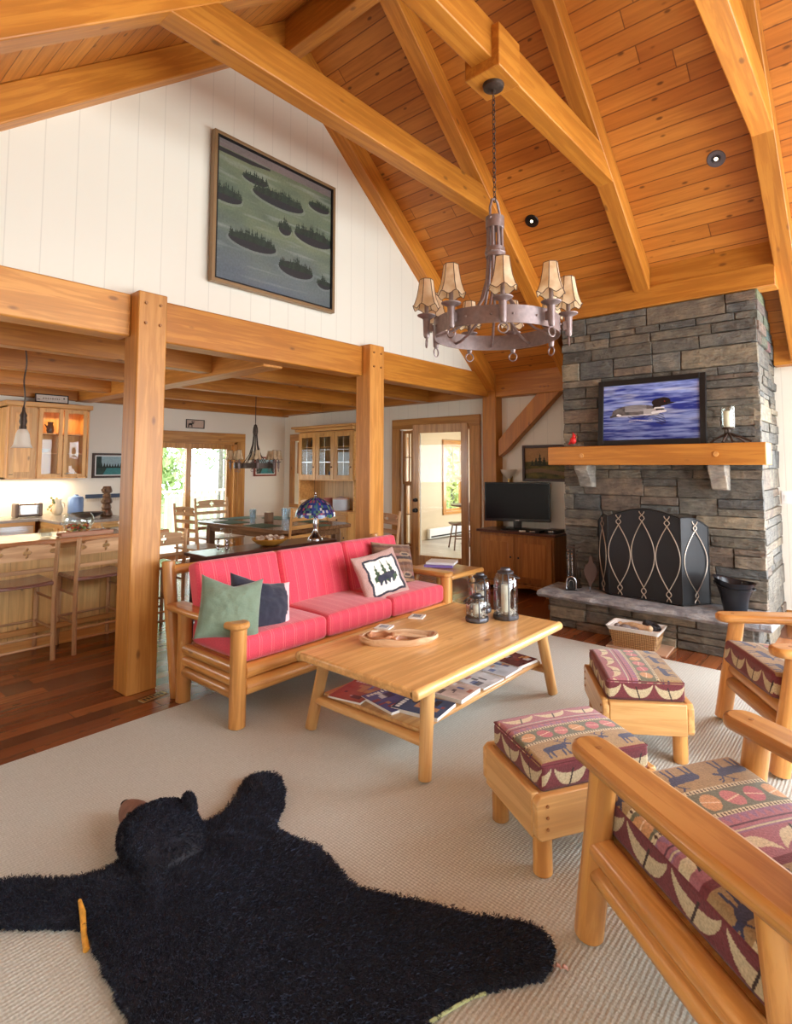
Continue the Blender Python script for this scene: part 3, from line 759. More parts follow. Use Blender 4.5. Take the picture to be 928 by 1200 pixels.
# ---- pillows
def pillow_mesh(w, h, th, n=44, fn=None, back=(.3, .3, .3), sag=0., jit=.0):
    u = np.linspace(-1, 1, n+1); U, W = np.meshgrid(u, u, indexing='ij'); U = U.ravel(); W = W.ravel()
    prof = np.clip((1-U**2)*(1-W**2), 0, 1)**.42
    pinch = .07
    X = U*w/2*(1-pinch*(1-W**2)**1.0*np.abs(U)**3); Y = W*h/2*(1-pinch*(1-U**2)*np.abs(W)**3)
    wr = (fbm(U*2.3+jit, W*2.3+jit*2)-.5)*.05*prof*(1 if jit else 0)
    Vs = []; Cs = []; Fs = []
    idx = np.arange(U.size).reshape(n+1, n+1)
    q = np.stack([idx[:-1, :-1], idx[1:, :-1], idx[1:, 1:], idx[:-1, 1:]], -1).reshape(-1, 4)
    for s in (1, -1):
        Z = s*prof*th/2+wr
        Yb = Y-sag*(1-np.abs(U))*np.clip(W, 0, 1)**2*h
        Vs.append(np.stack([X, Yb, Z], 1))
        Cs.append(fn((U+1)/2, (W+1)/2) if (s > 0 and fn) else np.tile(back, (U.size, 1)))
        Fs.append((q if s > 0 else q[:, ::-1])+(0 if s > 0 else U.size))
    return np.concatenate(Vs), np.concatenate(Fs), np.concatenate(Cs)
def place(center, normal, rollang=0.):
    """local z -> normal, local y as upright as can be, then rolled"""
    n = Vector(normal).normalized(); up = Vector((0, 0, 1)); x = up.cross(n).normalized(); y = n.cross(x)
    m = Matrix(((x.x, y.x, n.x, center[0]), (x.y, y.y, n.y, center[1]), (x.z, y.z, n.z, center[2]), (0, 0, 0, 1)))
    return m @ Matrix.Rotation(R(rollang), 4, 'Z')
M['cotton'] = painted('cotton', .9, .06, 140, .3, .3)
grn = A(112, 130, 110)
V, F, c = pillow_mesh(.37, .37, .20, fn=lambda u, v: lerp(grn*.9, grn*1.1, fbm(u*5, v*5)), back=grn, sag=.16, jit=1.3)
o = npmesh('throw_pillow', V, F, M['cotton'], None, c, place((1.925, 3.07, .655), (-.30, -.86, .40), -10)); tag(o, 'sage green throw pillow slumped by the sofa armrest', 'pillow', 'throw pillows on the sofa')
nav = A(38, 40, 58)
def navfn(u, v):
    c = np.tile(nav, (len(u), 1)); m = u > .90-.03*np.sin(v*9); c[m] = A(232, 196, 200); return c
V, F, c = pillow_mesh(.42, .36, .15, fn=navfn, back=nav, sag=.12, jit=4.1)
o = npmesh('throw_pillow', V, F, M['cotton'], None, c, place((2.165, 3.11, .625), (-.05, -.80, .5), -18)); tag(o, 'dark navy throw pillow with a pale pink edge', 'pillow', 'throw pillows on the sofa')
pk = A(186, 150, 142)
def bearfn(u, v):
    c = np.tile(pk, (len(u), 1)); c *= (1+.10*np.sign(np.sin(u*150))*np.sign(np.sin(v*150)))[:, None]
    wob = .012*np.sin(u*19)+.012*np.sin(v*23)
    d = np.maximum(np.abs(u-.5), np.abs(v-.5))+wob
    c[d < .37] = A(40, 42, 58); inn = d < .315; c[inn] = A(236, 232, 222)
    g = A(62, 84, 58)
    for tx, th_, tw in ((.34, .34, .055), (.50, .40, .06), (.65, .38, .06)):
        base = .40; hh = (v-base)/th_
        tri = (hh > 0) & (hh < 1) & (np.abs(u-tx) < tw*(1-hh)*(1.15+.35*np.sin(hh*30))) & inn; c[tri] = g
    c[(np.abs(v-.42+.03*np.sin(u*40)) < .05) & (np.abs(u-.5) < .26) & inn] = g
    b = caps(u, v, [(.36, .44, .58, .47, .062), (.58, .47, .68, .50, .042), (.68, .50, .73, .47, .022), (.35, .43, .34, .34, .026), (.43, .42, .44, .33, .024), (.54, .43, .53, .34, .024), (.62, .44, .64, .34, .024)])
    c[b & inn] = A(46, 48, 66)
    return c
V, F, c = pillow_mesh(.44, .40, .13, n=110, fn=bearfn, back=pk, jit=2.2)
o = npmesh('throw_pillow', V, F, M['cotton'], None, c, place((3.265, 3.10, .632), (-.12, -.84, .42), 7)); tag(o, 'square throw pillow showing a black bear among pine trees', 'pillow', 'throw pillows on the sofa')
def strfn(u, v):
    k = np.floor(v*15+.5*np.sin(u*6)*.3); P_ = np.array([A(120, 84, 62), A(92, 60, 48), A(150, 118, 88), A(58, 44, 44), A(140, 96, 88), A(104, 76, 58)])
    c = P_[(k.astype(int)) % 6]
    for cx, cy in ((.72, .28), (.72, .72), (.3, .5)):
        m = ell(u, v, cx, cy, .14, .055); c[m] = A(150, 128, 104); m = ell(u, v, cx, cy, .09, .03); c[m] = A(56, 46, 48)
    return c
V, F, c = pillow_mesh(.42, .40, .14, n=80, fn=strfn, back=A(100, 70, 55), jit=3.7)
o = npmesh('throw_pillow', V, F, M['cotton'], None, c, place((3.60, 3.27, .65), (-.10, -.88, .40), -9)); tag(o, 'brown patterned throw pillow tucked behind the bear pillow', 'pillow', 'throw pillows on the sofa')

# ---- woven tapestry with moose, leaves and canoes
TAN, MAR, PNK, CRM, NVY, GRN_, PUR = A(166, 138, 98), A(118, 52, 60), A(176, 112, 122), A(214, 200, 164), A(62, 66, 96), A(112, 112, 92), A(150, 108, 134)
def canoe(x, y):      # upright canoe in a unit cell, hull curved, ends raised
    q = np.clip(np.abs(x)/.46, 0, 1)
    return (np.abs(x) < .46) & (y > -.34+.58*q**3.2) & (y < .10+.26*q**3)
MOOSE = [(-.26, .02, .14, .06, .135), (.14, .08, .27, .16, .07), (.27, .17, .40, .10, .045), (-.33, 0, -.36, -.38, .028), (-.24, -.02, -.22, -.38, .028), (.08, -.02, .06, -.38, .026), (.17, 0, .20, -.38, .026),
         (.26, .2, .16, .36, .018), (.16, .36, .22, .44, .016), (.18, .32, .08, .40, .016), (.30, .2, .38, .36, .018), (.38, .36, .46, .42, .016), (.36, .30, .47, .32, .014)]
def fabric(s, t, k=1.):
    s = s/k; t = np.mod(t/k, .375); n = len(s); c = np.tile(MAR, (n, 1)).astype(float)
    def cell(p): return np.mod(s, p)/p-.5
    def dots(a, b):
        m = (t >= a) & (t < b); c[m] = CRM; y = (t-a)/(b-a)
        d = m & (np.abs(cell(.012)) < .3-.5*np.abs(y-.5)); c[d] = A(86, 62, 52)
    m = t < .012; c[m] = MAR
    m = (t >= .012) & (t < .125); c[m] = TAN*(.9+.2*fbm(s[m]*40, t[m]*40))[:, None]
    y = (t-.012)/.113-.5; x = cell(.172); c[m & caps(x*1.12, y*.96, MOOSE)] = NVY
    dots(.125, .139)
    m = (t >= .139) & (t < .215); c[m] = GRN_
    y = (t-.177)/.038; ci = np.floor(s/.075); x = cell(.075)*2
    lf = m & (((x*1.15)**2+(y*1.15)**2+.5*x*y*np.where(np.mod(ci, 2) > 0, 1, -1)) < .82)
    lc = np.array([A(196, 120, 118), A(204, 152, 104), A(188, 104, 110)])[np.mod(ci, 3).astype(int)]
    c[lf] = lc[lf]; vein = lf & (np.abs(y-x*.25*np.where(np.mod(ci, 2) > 0, 1, -1)) < .05); c[vein] = A(232, 204, 170)
    dots(.215, .229)
    m = (t >= .229) & (t < .285); c[m] = PUR
    y = (t-.229)/.056; z_ = np.abs(cell(.028))*2
    c[m & (y < .5) & (z_ < y*2)] = PNK; c[m & (np.abs(y-.55) < .05)] = A(96, 58, 74); c[m & (y > .6) & (y < .75)] = PNK; c[m & (y > .82) & (y < .9)] = CRM*.9
    m = (t >= .285) & (t < .365); c[m] = PNK*.92
    y = (t-.325)/.08; x = cell(.155)
    cn = m & canoe(x, -y if False else y); c[cn] = CRM; c[m & caps(x, y, [(-.05, -.42, .07, .18, .022)])] = A(60, 44, 44)
    m = (t >= .365); c[m] = MAR
    return c
def fabric_side(s, z, k=1.):
    """z 0..1 up the side"""
    c = np.tile(MAR*.9, (len(s), 1)).astype(float); x = np.mod(s/k, .155)/.155-.5
    c[canoe(x, (z-.48)*1.05)] = CRM*.82; c[caps(x, z-.5, [(-.05, -.42, .07, .2, .022)])] = A(50, 36, 36)
    c[(z > .93) | (z < .04)] = A(96, 58, 60)
    return c
def tap_cushion(name, w, d, h, parent, k=1., nx=150, ny=140, puff=.02, flip=1):
    V, F = rbox(w, d, h, .022, nx, ny, 36, puff)
    z = (V[:, 2]+h/2)/h; top = V[:, 2] > h/2-.012
    ax = (np.abs(V[:, 0])/(w/2) > np.abs(V[:, 1])/(d/2))
    side = fabric_side(np.where(ax, V[:, 1], V[:, 0]*1.)+5, np.clip(z, 0, 1), k)
    tp = fabric(V[:, 0]+5.03, (V[:, 1]+d/2) if flip > 0 else (d/2-V[:, 1]), k)
    col = np.where(top[:, None], tp, side)
    return npmesh(name, V, F, M['fabric'], parent, col)
# ---- ottomans
def ottoman(loc, rz, label):
    t = thing('ottoman', label, 'ottoman', loc, rz, 'pair of ottomans')
    w, d = .56, .44; z0, z1 = .145, .30
    for sx in (-1, 1):
        for sy in (-1, 1): log('leg', (sx*(w/2-.055), sy*(d/2-.055), .0), (sx*(w/2-.055), sy*(d/2-.055), z0+.06), .036, gold[2], t)
    for sy in (-1, 1):
        o = MB().prism([(-w/2, z0+.02), (-w/2+.02, z0), (w/2-.02, z0), (w/2, z0+.02), (w/2, z1-.02), (w/2-.02, z1), (-w/2+.02, z1), (-w/2, z1-.02)], -.016, .016).build('side_board', pine[0], t, bevel=.005)
        o.matrix_basis = Matrix.Translation((0, sy*(d/2-.016), 0)) @ Matrix.Rotation(R(90), 4, 'X')
    for sx in (-1, 1): 
        o = box('end_board', (sx*(w/2-.016), 0, (z0+z1)/2), (.034, d-.064, z1-z0), pine[1], t, bevel=.006)
        for sy in (-1, 1):
            for z in (.185, .225, .265): MB().cyl((sx*(w/2-.045), sy*d/2, z), (sx*(w/2-.045), sy*(d/2+.004), z), .006, n=10).build('dowel', M['pegwood'], t)
    box('base_board', (0, 0, .285), (w-.07, d-.07, .02), pine[0], t)
    c = tap_cushion('cushion', w-.07, d-.05, .10, t, 1.0); c.location = (0, 0, .345)
    MB().tube([(sx*(w/2-.042), sy*(d/2-.032), .043) for sx, sy in ((-1, -1), (1, -1), (1, 1), (-1, 1))], .0045, 6, closed=True, col=tuple(MAR*.8)).build('piping', M['mini'], c, smooth=True)
    return t
ottoman((2.235, 1.065, .012), R(-31), 'log ottoman in front of the nearest armchair')
ottoman((3.20, 1.13, .012), R(33), 'log ottoman on the rug nearest the stone hearth')

# ---- armchairs
def armchair(loc, rz, label, k):
    t = thing('armchair', label, 'armchair', loc, rz, 'pair of log armchairs')
    for sx in (-1, 1):
        x = sx*.31
        log('leg', (x, .375, .008), (x, .275, .58), .045, gold[2], t, r2=.042)
        log('leg', (x, -.36, .006), (x, -.30, .555), .043, gold[2], t)
        log('back_post', (x, -.42, .010), (x, -.66, .88), .036, gold[2], t)
        pts = [(x+px, py) for px, py in arm_outline(-.52, .395, .130, .150)]
        o = slab('armrest', pts, 0, .045, pine[1] if False else gold[1], t, bevel=.016)
        o.matrix_basis = Matrix.Translation((0, 0, .565))
        MB().cyl((x, .30, .608), (x, .30, .6115), .009, n=10).build('dowel', M['pegwood'], t)
        log('side_log', (x, .31, .315), (x, -.33, .245), .040, gold[2], t); log('side_log', (x, .32, .235), (x, -.33, .165), .036, gold[2], t)
    for z, y in ((.30, .315), (.222, .33)): log('front_log', (-.30, y, z), (.30, y, z), .036, gold[2], t)
    log('back_rail', (-.30, -.64, .80), (.30, -.64, .80), .032, gold[2], t); log('back_rail', (-.30, -.50, .34), (.30, -.50, .34), .032, gold[2], t)
    MB().box((0, 0, 0), (.56, .62, .02)).build('seat_deck', gold[0], t).matrix_basis = Matrix.Translation((0, 0, .30)) @ Matrix.Rotation(R(6), 4, 'X')
    c = tap_cushion('seat_cushion', .55, .66, .12, t, 1.15, 190, 210, .022); c.matrix_basis = Matrix.Translation((0, .045, .375)) @ Matrix.Rotation(R(6), 4, 'X') @ Matrix.Rotation(PI, 4, 'Z')
    # bands start at the front edge: turned half round
    MB().tube([(sx*.262, sy*.317, sz) for sz in (.052,) for sx, sy in ((-1, -1), (1, -1), (1, 1), (-1, 1))], .005, 6, closed=True, col=tuple(MAR*.8)).build('piping', M['mini'], c, smooth=True)
    c = tap_cushion('back_cushion', .55, .50, .13, t, 1.15, 150, 150, .03); c.matrix_basis = Matrix.Translation((0, -.40, .66)) @ Matrix.Rotation(R(106), 4, 'X') @ Matrix.Rotation(PI, 4, 'Z')
    return t
armchair((1.862, .314, .012), R(-32), 'log armchair with tapestry seat, nearest of the two', 1)
armchair((3.725, .330, .012), R(34), 'log armchair with tapestry seat by the stone hearth', 2)

# ---- coffee table
t = thing('coffee_table', 'low golden pine coffee table with a magazine shelf', 'table', (2.80, 2.16, .012))
tw, td = 1.50, .92
MB().box((0, 0, .425), (tw, td-.07, .046)).build('tabletop', pine[0], t, bevel=.012)
for s in (-1, 1):
    o = log('edge_log', (-tw/2, s*(td/2-.035), .424), (tw/2, s*(td/2-.035), .424), .027, pine[2], t, bumpy=.03)
for sx in (-1, 1):
    for sy in (-1, 1): log('leg', (sx*.66, sy*.415, .007), (sx*.585, sy*.375, .41), .033, pine[2], t, r2=.036)
for sx in (-1, 1): log('stretcher', (sx*.625, -.385, .165), (sx*.625, .385, .165), .034, pine[2], t, flat=.7)
MB().box((0, 0, .20), (1.24, .70, .022)).build('shelf', pine[0], t, bevel=.006)
# magazines
def magfn(seed):
    r_ = np.random.default_rng(seed)
    bg = [A(180, 96, 80), A(92, 96, 150), A(70, 90, 120), A(224, 226, 232), A(206, 214, 226), A(214, 190, 180), A(120, 70, 72), A(230, 228, 224)][seed % 8]
    def f(u, v):
        n = fbm(u*4+seed*3, v*4, 4)
        c = lerp(bg*.55, np.minimum(bg*1.25, 1), n*1.0)
        for k in range(9):
            x, y, w_, h_ = r_.uniform(0, .75), r_.uniform(0, .75), r_.uniform(.08, .34), r_.uniform(.04, .22)
            col = [A(40, 40, 60), A(235, 235, 238), A(160, 70, 50), A(60, 90, 150), A(210, 150, 90), A(30, 34, 44)][r_.integers(0, 6)]
            m = (u > x) & (u < x+w_) & (v > y) & (v < y+h_); c[m] = c[m]*.25+col*.75
        m = (v > .86) & (v < .95) & (np.mod(u*9, 1) < .7) & (u > .08) & (u < .9); c[m] = A(245, 245, 240) if seed % 8 not in (3, 4, 7) else A(40, 40, 70)
        return c
    return f
mags = [(-.50, .20, 12, 0), (-.47, -.03, 80, 1), (-.43, -.22, 100, 2), (-.17, -.20, 95, 5), (.08, -.20, 88, 3), (.30, -.20, 92, 4), (.50, -.20, 84, 6), (-.05, .12, 88, 7), (.34, .14, 92, 1)]
mlab = ['magazine with a sunset orange cover at the left end of the table shelf', 'purple blue magazine open to view beside the orange one', 'dark blue magazine behind the nearest coffee table leg', 'magazine with a rust brown picture on its cover', 'pale blue white magazine near the middle of the shelf', 'white magazine with small grey pictures, right of the middle of the shelf', 'brown and black magazine at the right end of the table shelf', 'white magazine in the back row of the shelf', 'blue magazine in the back row of the shelf']
for i, (x, y, a, sd) in enumerate(mags):
    r = thing('magazine', mlab[i], 'magazine', (2.80+x, 2.16+y, .2235), R(a-90), 'magazines on the coffee table shelf')
    th = .010+.004*(i % 4)
    box('pages', (0, 0, th/2), (.21, .275, th), M['paper'], r, bevel=.001)
    c = picture('cover', .212, .277, 44, 56, magfn(sd), r, M['print']); c.matrix_basis = Matrix.Translation((0, 0, th+.0008)) @ Matrix.Rotation(R(-90), 4, 'X')
# wooden twin bowl
t = thing('wooden_tray', 'carved live-edge burl wood tray on the coffee table', 'tray', (2.545, 2.275, .4605), R(-44))
M['burl'] = wood('burl_wood', 0, (.60, .28, .13), (.36, .13, .05), (.12, .04, .02), .3, kn=1.6, coat=.4)
M['sapwood'] = wood('sapwood', 0, (.82, .56, .34), (.66, .38, .2), (.3, .12, .05), .35, coat=.3)
def blob(a, b, n=48, ph=0., w=.05): return [((a*(1+w*math.sin(3*k*2*PI/n+ph)))*math.cos(2*PI*k/n), (b*(1+w*math.cos(2*k*2*PI/n+ph)))*math.sin(2*PI*k/n)) for k in range(n)]
def dish(out, depth, wallw, floor_t, cx=0, cy=0):
    mb = MB(); n = len(out); rings = [(1.-.10, 0), (1., depth*.5), (.99, depth), (1-wallw, depth), (1-wallw-.06, floor_t), (.02, floor_t)]
    vs = [(cx+x*s, cy+y*s, z+(.004*math.sin(i*.8) if z >= depth else 0)) for s, z in rings for i, (x, y) in enumerate(out)]
    fs = [(j*n+i, j*n+(i+1) % n, (j+1)*n+(i+1) % n, (j+1)*n+i) for j in range(len(rings)-1) for i in range(n)]
    fs.append(tuple(range(n-1, -1, -1))); fs.append(tuple(range((len(rings)-1)*n, len(rings)*n)))
    return mb.add(vs, fs)
dish(blob(.235, .118, ph=.4, w=.045), .042, .09, .012).build('tray_body', M['sapwood'], t, smooth=True)
d_ = dish(blob(.082, .066, ph=1.), .044, .16, .014, -.105, .012); d_.build('round_well', M['burl'], t, smooth=True)
MB().tube([(-.03, .02, .030), (.03, .018, .036), (.10, .0, .030), (.165, -.03, .03)], [.010, .014, .012, .008], 8).build('divider', M['sapwood'], t, smooth=True)
dish(blob(.118, .045, ph=2., w=.06), .030, .12, .0135, .075, -.028).build('long_well', M['burl'], t, smooth=True)
# coasters
for x, y, a, lb in ((2.70, 2.535, 20, 'white square coaster behind the wooden tray'), (3.03, 2.535, 24, 'white square coaster midway between tray and lanterns')):
    t = thing('coaster', lb, 'coaster', (x, y, .4605), R(a), 'coasters on the coffee table')
    box('coaster_tile', (0, 0, .005), (.10, .10, .010), M['white'], t, bevel=.002)
    c = picture('picture', .055, .055, 20, 20, lambda u, v: lerp(A(70, 80, 110), A(200, 205, 215), fbm(u*6, v*6)), t, M['print']); c.matrix_basis = Matrix.Translation((0, 0, .0108)) @ Matrix.Rotation(R(-90), 4, 'X')
# candle lanterns
pebble = plain('pale_pebbles', (.62, .56, .46), .6, 0, .3, 60)
def lantern(loc, rr, h, ch, rz, label, cr):
    t = thing('candle_lantern', label, 'lantern', loc, rz, 'candle lanterns on the coffee table')
    MB().lathe([(rr*1.02, 0), (rr*1.06, .008), (rr*1.04, .026), (rr*.99, .03)], n=32).build('base', M['lead'], t, smooth=True)
    MB().lathe([(rr*.97, .028), (rr*.985, h*.2), (rr, h*.5), (rr*.97, h*.80), (rr*.80, h*.90), (rr*.62, h*.94)], n=32).build('glass_body', M['smoke'], t, smooth=True)
    MB().lathe([(rr*.66, h*.93), (rr*.68, h*.97), (rr*.5, h*.985), (rr*.42, h), (rr*.40, h+.012), (rr*.05, h+.018)], n=28).build('lid', M['lead'], t, smooth=True)
    for a in (0, PI):
        x, y = math.cos(a), math.sin(a)
        MB().tube([(x*rr*1.04, y*rr*1.04, .01), (x*rr*1.05, y*rr*1.05, h*.5), (x*rr*1.02, y*rr*1.02, h*.8), (x*rr*.84, y*rr*.84, h*.91), (x*rr*.66, y*rr*.66, h*.95)], .005, 6).build('strap', M['lead'], t, smooth=True)
    q = [(math.cos(a)*rr*1.0, math.sin(a)*rr*1.15-.0, h*.93-.4*math.sin(a)*rr) for a in np.linspace(0, PI, 15)]
    MB().tube(q, .0035, 6).build('handle', M['lead'], t, smooth=True)
    MB().lathe([(cr, .032), (cr, .032+ch), (cr*.85, .034+ch), (cr*.2, .029+ch)], n=24).build('candle', M['wax'], t, smooth=True)
    mb = MB()
    for k in range(70):
        a, q_ = random.random()*6.28, random.uniform(cr*1.05, rr*.9); mb.sphere((q_*math.cos(a), q_*math.sin(a), .036+random.uniform(0, .018)), random.uniform(.005, .009), 6, sc=(1, 1, .7))
    o = mb.build('pebbles', pebble, t, smooth=True); o['kind'] = 'stuff'
M['lead'] = plain('grey_lead', (.10, .105, .12), .4, .8)
lantern((3.40, 2.055, .4605), .083, .325, .19, R(225), 'tallest glass candle lantern, on the coffee table', .030)
lantern((3.22, 2.17, .4605), .074, .165, .075, R(45), 'smallest squat glass candle lantern, on the coffee table', .026)
lantern((3.44, 2.29, .4605), .075, .255, .11, R(60), 'middle-sized candle lantern behind the squat one', .028)

# ---- end table and books
t = thing('end_table', 'small pine end table beyond the end of the sofa', 'table', (4.42, 3.36, 0), R(0))
MB().box((0, 0, .49), (.52, .54, .035)).build('tabletop', gold[0], t, bevel=.01)
log('edge_log', (-.26, -.27, .487), (.26, -.27, .487), .024, gold[2], t); log('edge_log', (-.26, .27, .487), (.26, .27, .487), .024, gold[2], t)
for sx in (-1, 1):
    for sy in (-1, 1): log('leg', (sx*.25, sy*.25, .016 if sy < 0 else .002), (sx*.17, sy*.19, .48), .03, gold[2], t)
for k, (x, y, a, col, lb) in enumerate(((4.47, 3.45, 30, (.20, .14, .42), 'purple book lying lowest on the end table'), (4.50, 3.44, 24, (.75, .75, .78), 'white covered book on top of the purple book'))):
    r = thing('book', lb, 'book', (x, y, .511+k*.024), R(a), 'books on the end table')
    box('pages', (0, 0, .011), (.20, .27, .016), M['paper'], r, bevel=.001)
    cm = plain('book_cover_%s' % ('purple', 'white')[k], col, .4)
    for z in (.0015, .0215): box('cover', (0, 0, z), (.21, .28, .003), cm, r, bevel=.001)
    box('spine', (-.105, 0, .0115), (.003, .28, .022), cm, r, bevel=.001)
# ============================================================ FIREPLACE WALL
STC = [(.130, .124, .108), (.160, .148, .122), (.112, .114, .108), (.180, .155, .122), (.100, .106, .106), (.142, .134, .114), (.118, .114, .102), (.165, .132, .105), (.25, .22, .165), (.145, .145, .134)]
def stones(mb, x0, x1, z0, z1, place_, hole=None, seed=1, dmin=.014, dmax=.034, hmin=.06, hmax=.185):
    r = random.Random(seed); z = z0
    while z < z1-.01:
        h = min(r.uniform(hmin, hmax)*(1 if r.random() > .3 else .6), z1-z)
        if z1-z-h < .04: h = z1-z
        x = x0
        while x < x1-.005:
            w = r.uniform(.16, .50)*(.75+h*4)
            if x1-x-w < .09: w = x1-x
            parts = [(z, h)]
            if h > .10 and r.random() < .35: k = r.uniform(.35, .65); parts = [(z, h*k), (z+h*k, h*(1-k))]
            for zz, hh in parts:
                segs = [(x, x+w)]
                if hole and zz+hh > hole[2] and zz < hole[3]:
                    segs = [s_ for s_ in ((x, min(x+w, hole[0])), (max(x, hole[1]), x+w)) if s_[1]-s_[0] > .02]
                for a, b in segs:
                    d = r.uniform(dmin, dmax); g = .0012; j = lambda: r.uniform(-.005, .005)
                    c = r.choice(STC); q = r.uniform(.8, 1.2); c = tuple(v*q for v in c)
                    lo = [(a+g, zz+g), (b-g, zz+g), (b-g, zz+hh-g), (a+g, zz+hh-g)]
                    fr = [(p+j()+(.004 if i in (0, 3) else -.004), s_+j()*.8+(.003 if i < 2 else -.003), d+j()) for i, (p, s_) in enumerate(lo)]
                    vs = [place_(p, s_, -.02) for p, s_ in lo]+[place_(*f) for f in fr]
                    mb.add(vs, [(0, 1, 2, 3), (4, 7, 6, 5), (0, 4, 5, 1), (1, 5, 6, 2), (2, 6, 7, 3), (3, 7, 4, 0)], c)
            x += w
        z += h
FX, FY0, FY1 = 5.43, .83, 2.53
t = thing('stone_fireplace', 'tall grey brown stacked stone fireplace and chimney', 'fireplace', (FX, 1.68, 0))
fb = (1.33, 2.07, .31, .98)
mb = MB()
# core round the firebox
def core(y0, y1, z0, z1, x0=FX, x1=6.37): mb.box(((x0+x1)/2-FX, (y0+y1)/2-1.68, (z0+z1)/2), (x1-x0, y1-y0, z1-z0), (.12, .10, .08))
core(FY0, fb[0], 0, 2.53); core(fb[1], FY1, 0, 2.53); core(fb[0], fb[1], 0, fb[2]-.02); core(fb[0], fb[1], fb[3], 2.53); core(FY0, FY1, 2.53, 2.98, FX, FX+.28); core(fb[0], fb[1], .28, fb[3], FX+.5)
mb.build('core', M['stone'], t)
mb = MB(); stones(mb, FY0-.03, FY1+.03, .0, 2.982, lambda a, z, d: (-d, a-1.68, z), (fb[0], fb[1], fb[2], fb[3]), 3); mb.build('front_stones', M['stone'], t, bevel=.004)
def sidez(x): return ZS+.25-SL*(x-RX)-.02
mb = MB(); stones(mb, FX-.02, 6.37, .0, 2.54, lambda a, z, d: (a-FX, FY0-d-1.68, z), None, 5); 
zz = 2.54; rr_ = random.Random(4)
while zz < 3.3:
    xe = min(6.37, RX+(ZS+.25-zz-.1)/SL)
    if xe < FX+.1: break
    x = FX-.02
    while x < xe-.03:
        w_ = min(rr_.uniform(.15, .4), xe-x); mb.box((x+w_/2-FX, FY0-1.68-.01, zz+.045), (w_-.005, rr_.uniform(.04, .08), .085), tuple(v*rr_.uniform(.8, 1.2) for v in rr_.choice(STC))); x += w_
    zz += .09
mb.build('south_stones', M['stone'], t, bevel=.004)
mb = MB(); stones(mb, FX-.02, 6.37, .0, 2.54, lambda a, z, d: (a-FX, FY1+d-1.68, z), None, 6); mb.build('north_stones', M['stone'], t, bevel=.004)
mb = MB(); stones(mb, .84, 2.53, .0, .255, lambda a, z, d: (5.01-FX-d, a-1.68, z), None, 8, hmin=.06, hmax=.12)
stones(mb, 5.0, FX, .0, .255, lambda a, z, d: (a-FX, 2.53+d-1.68, z), None, 9); stones(mb, 5.0, FX, .0, .255, lambda a, z, d: (a-FX, .84-d-1.68, z), None, 10)
mb.box(((5.03+FX)/2-FX, 0, .127), (FX-5.03, 1.66, .25), (.1, .09, .08)); mb.build('hearth_base', M['stone'], t, bevel=.004)
# hearth slab with a chipped edge
r_ = random.Random(2); front = [(4.93+r_.uniform(-.012, .012), y) for y in np.linspace(.72, 2.64, 40)]
poly = front+[(FX+.0, 2.66), (FX, .70)]
mb = MB(); n = len(poly); vs = [(x-FX+(.018 if i < 40 else 0), y-1.68, .252) for i, (x, y) in enumerate(poly)]+[(x-FX-(r_.uniform(0, .014) if i < 40 else 0), y-1.68, .280) for i, (x, y) in enumerate(poly)]+[(x-FX+(.010 if i < 40 else 0), y-1.68, .31) for i, (x, y) in enumerate(poly)]
fs = [tuple(range(n-1, -1, -1)), tuple(range(2*n, 3*n))]+[(k*n+i, k*n+(i+1) % n, (k+1)*n+(i+1) % n, (k+1)*n+i) for k in range(2) for i in range(n)]
mb.add(vs, fs, (.32, .34, .38)); mb.build('hearth_slab', M['stone'], t, bevel=.003)
for y in (2.29, 1.108):
    prof = [(5.40, 1.50), (5.17, 1.50), (5.17, 1.45), (5.24, 1.38), (5.29, 1.29), (5.40, 1.28)]
    mb = MB(); vs = [(x-FX+.03, y-.065-1.68, z) for x, z in prof]+[(x-FX+.03, y+.065-1.68, z) for x, z in prof]; n = 6
    mb.add(vs, [tuple(range(n)), tuple(range(2*n-1, n-1, -1))]+[(i, i+n, (i+1) % n+n, (i+1) % n) for i in range(n)], (.33, .31, .28)); mb.build('corbel', M['stone'], t, bevel=.008)
m_ = box('mantel_beam', ((5.15+FX)/2-FX, 1.672-1.68, 1.59), (FX-5.15, 1.875, .18), orange[1], t, bevel=.008)
m_['label'] = 'thick orange fir mantel beam with two round pegs'
for y in (2.254, 1.093):
    MB().cyl((-.14, y-1.672, 0), (-.152, y-1.672, 0), .022, .019, 16).build('peg', gold[0], m_, smooth=True)
MB().box(((FX+.25)-FX, 1.70-1.68, .64), (.5, .74, .66), (.01, .01, .01)) if False else None
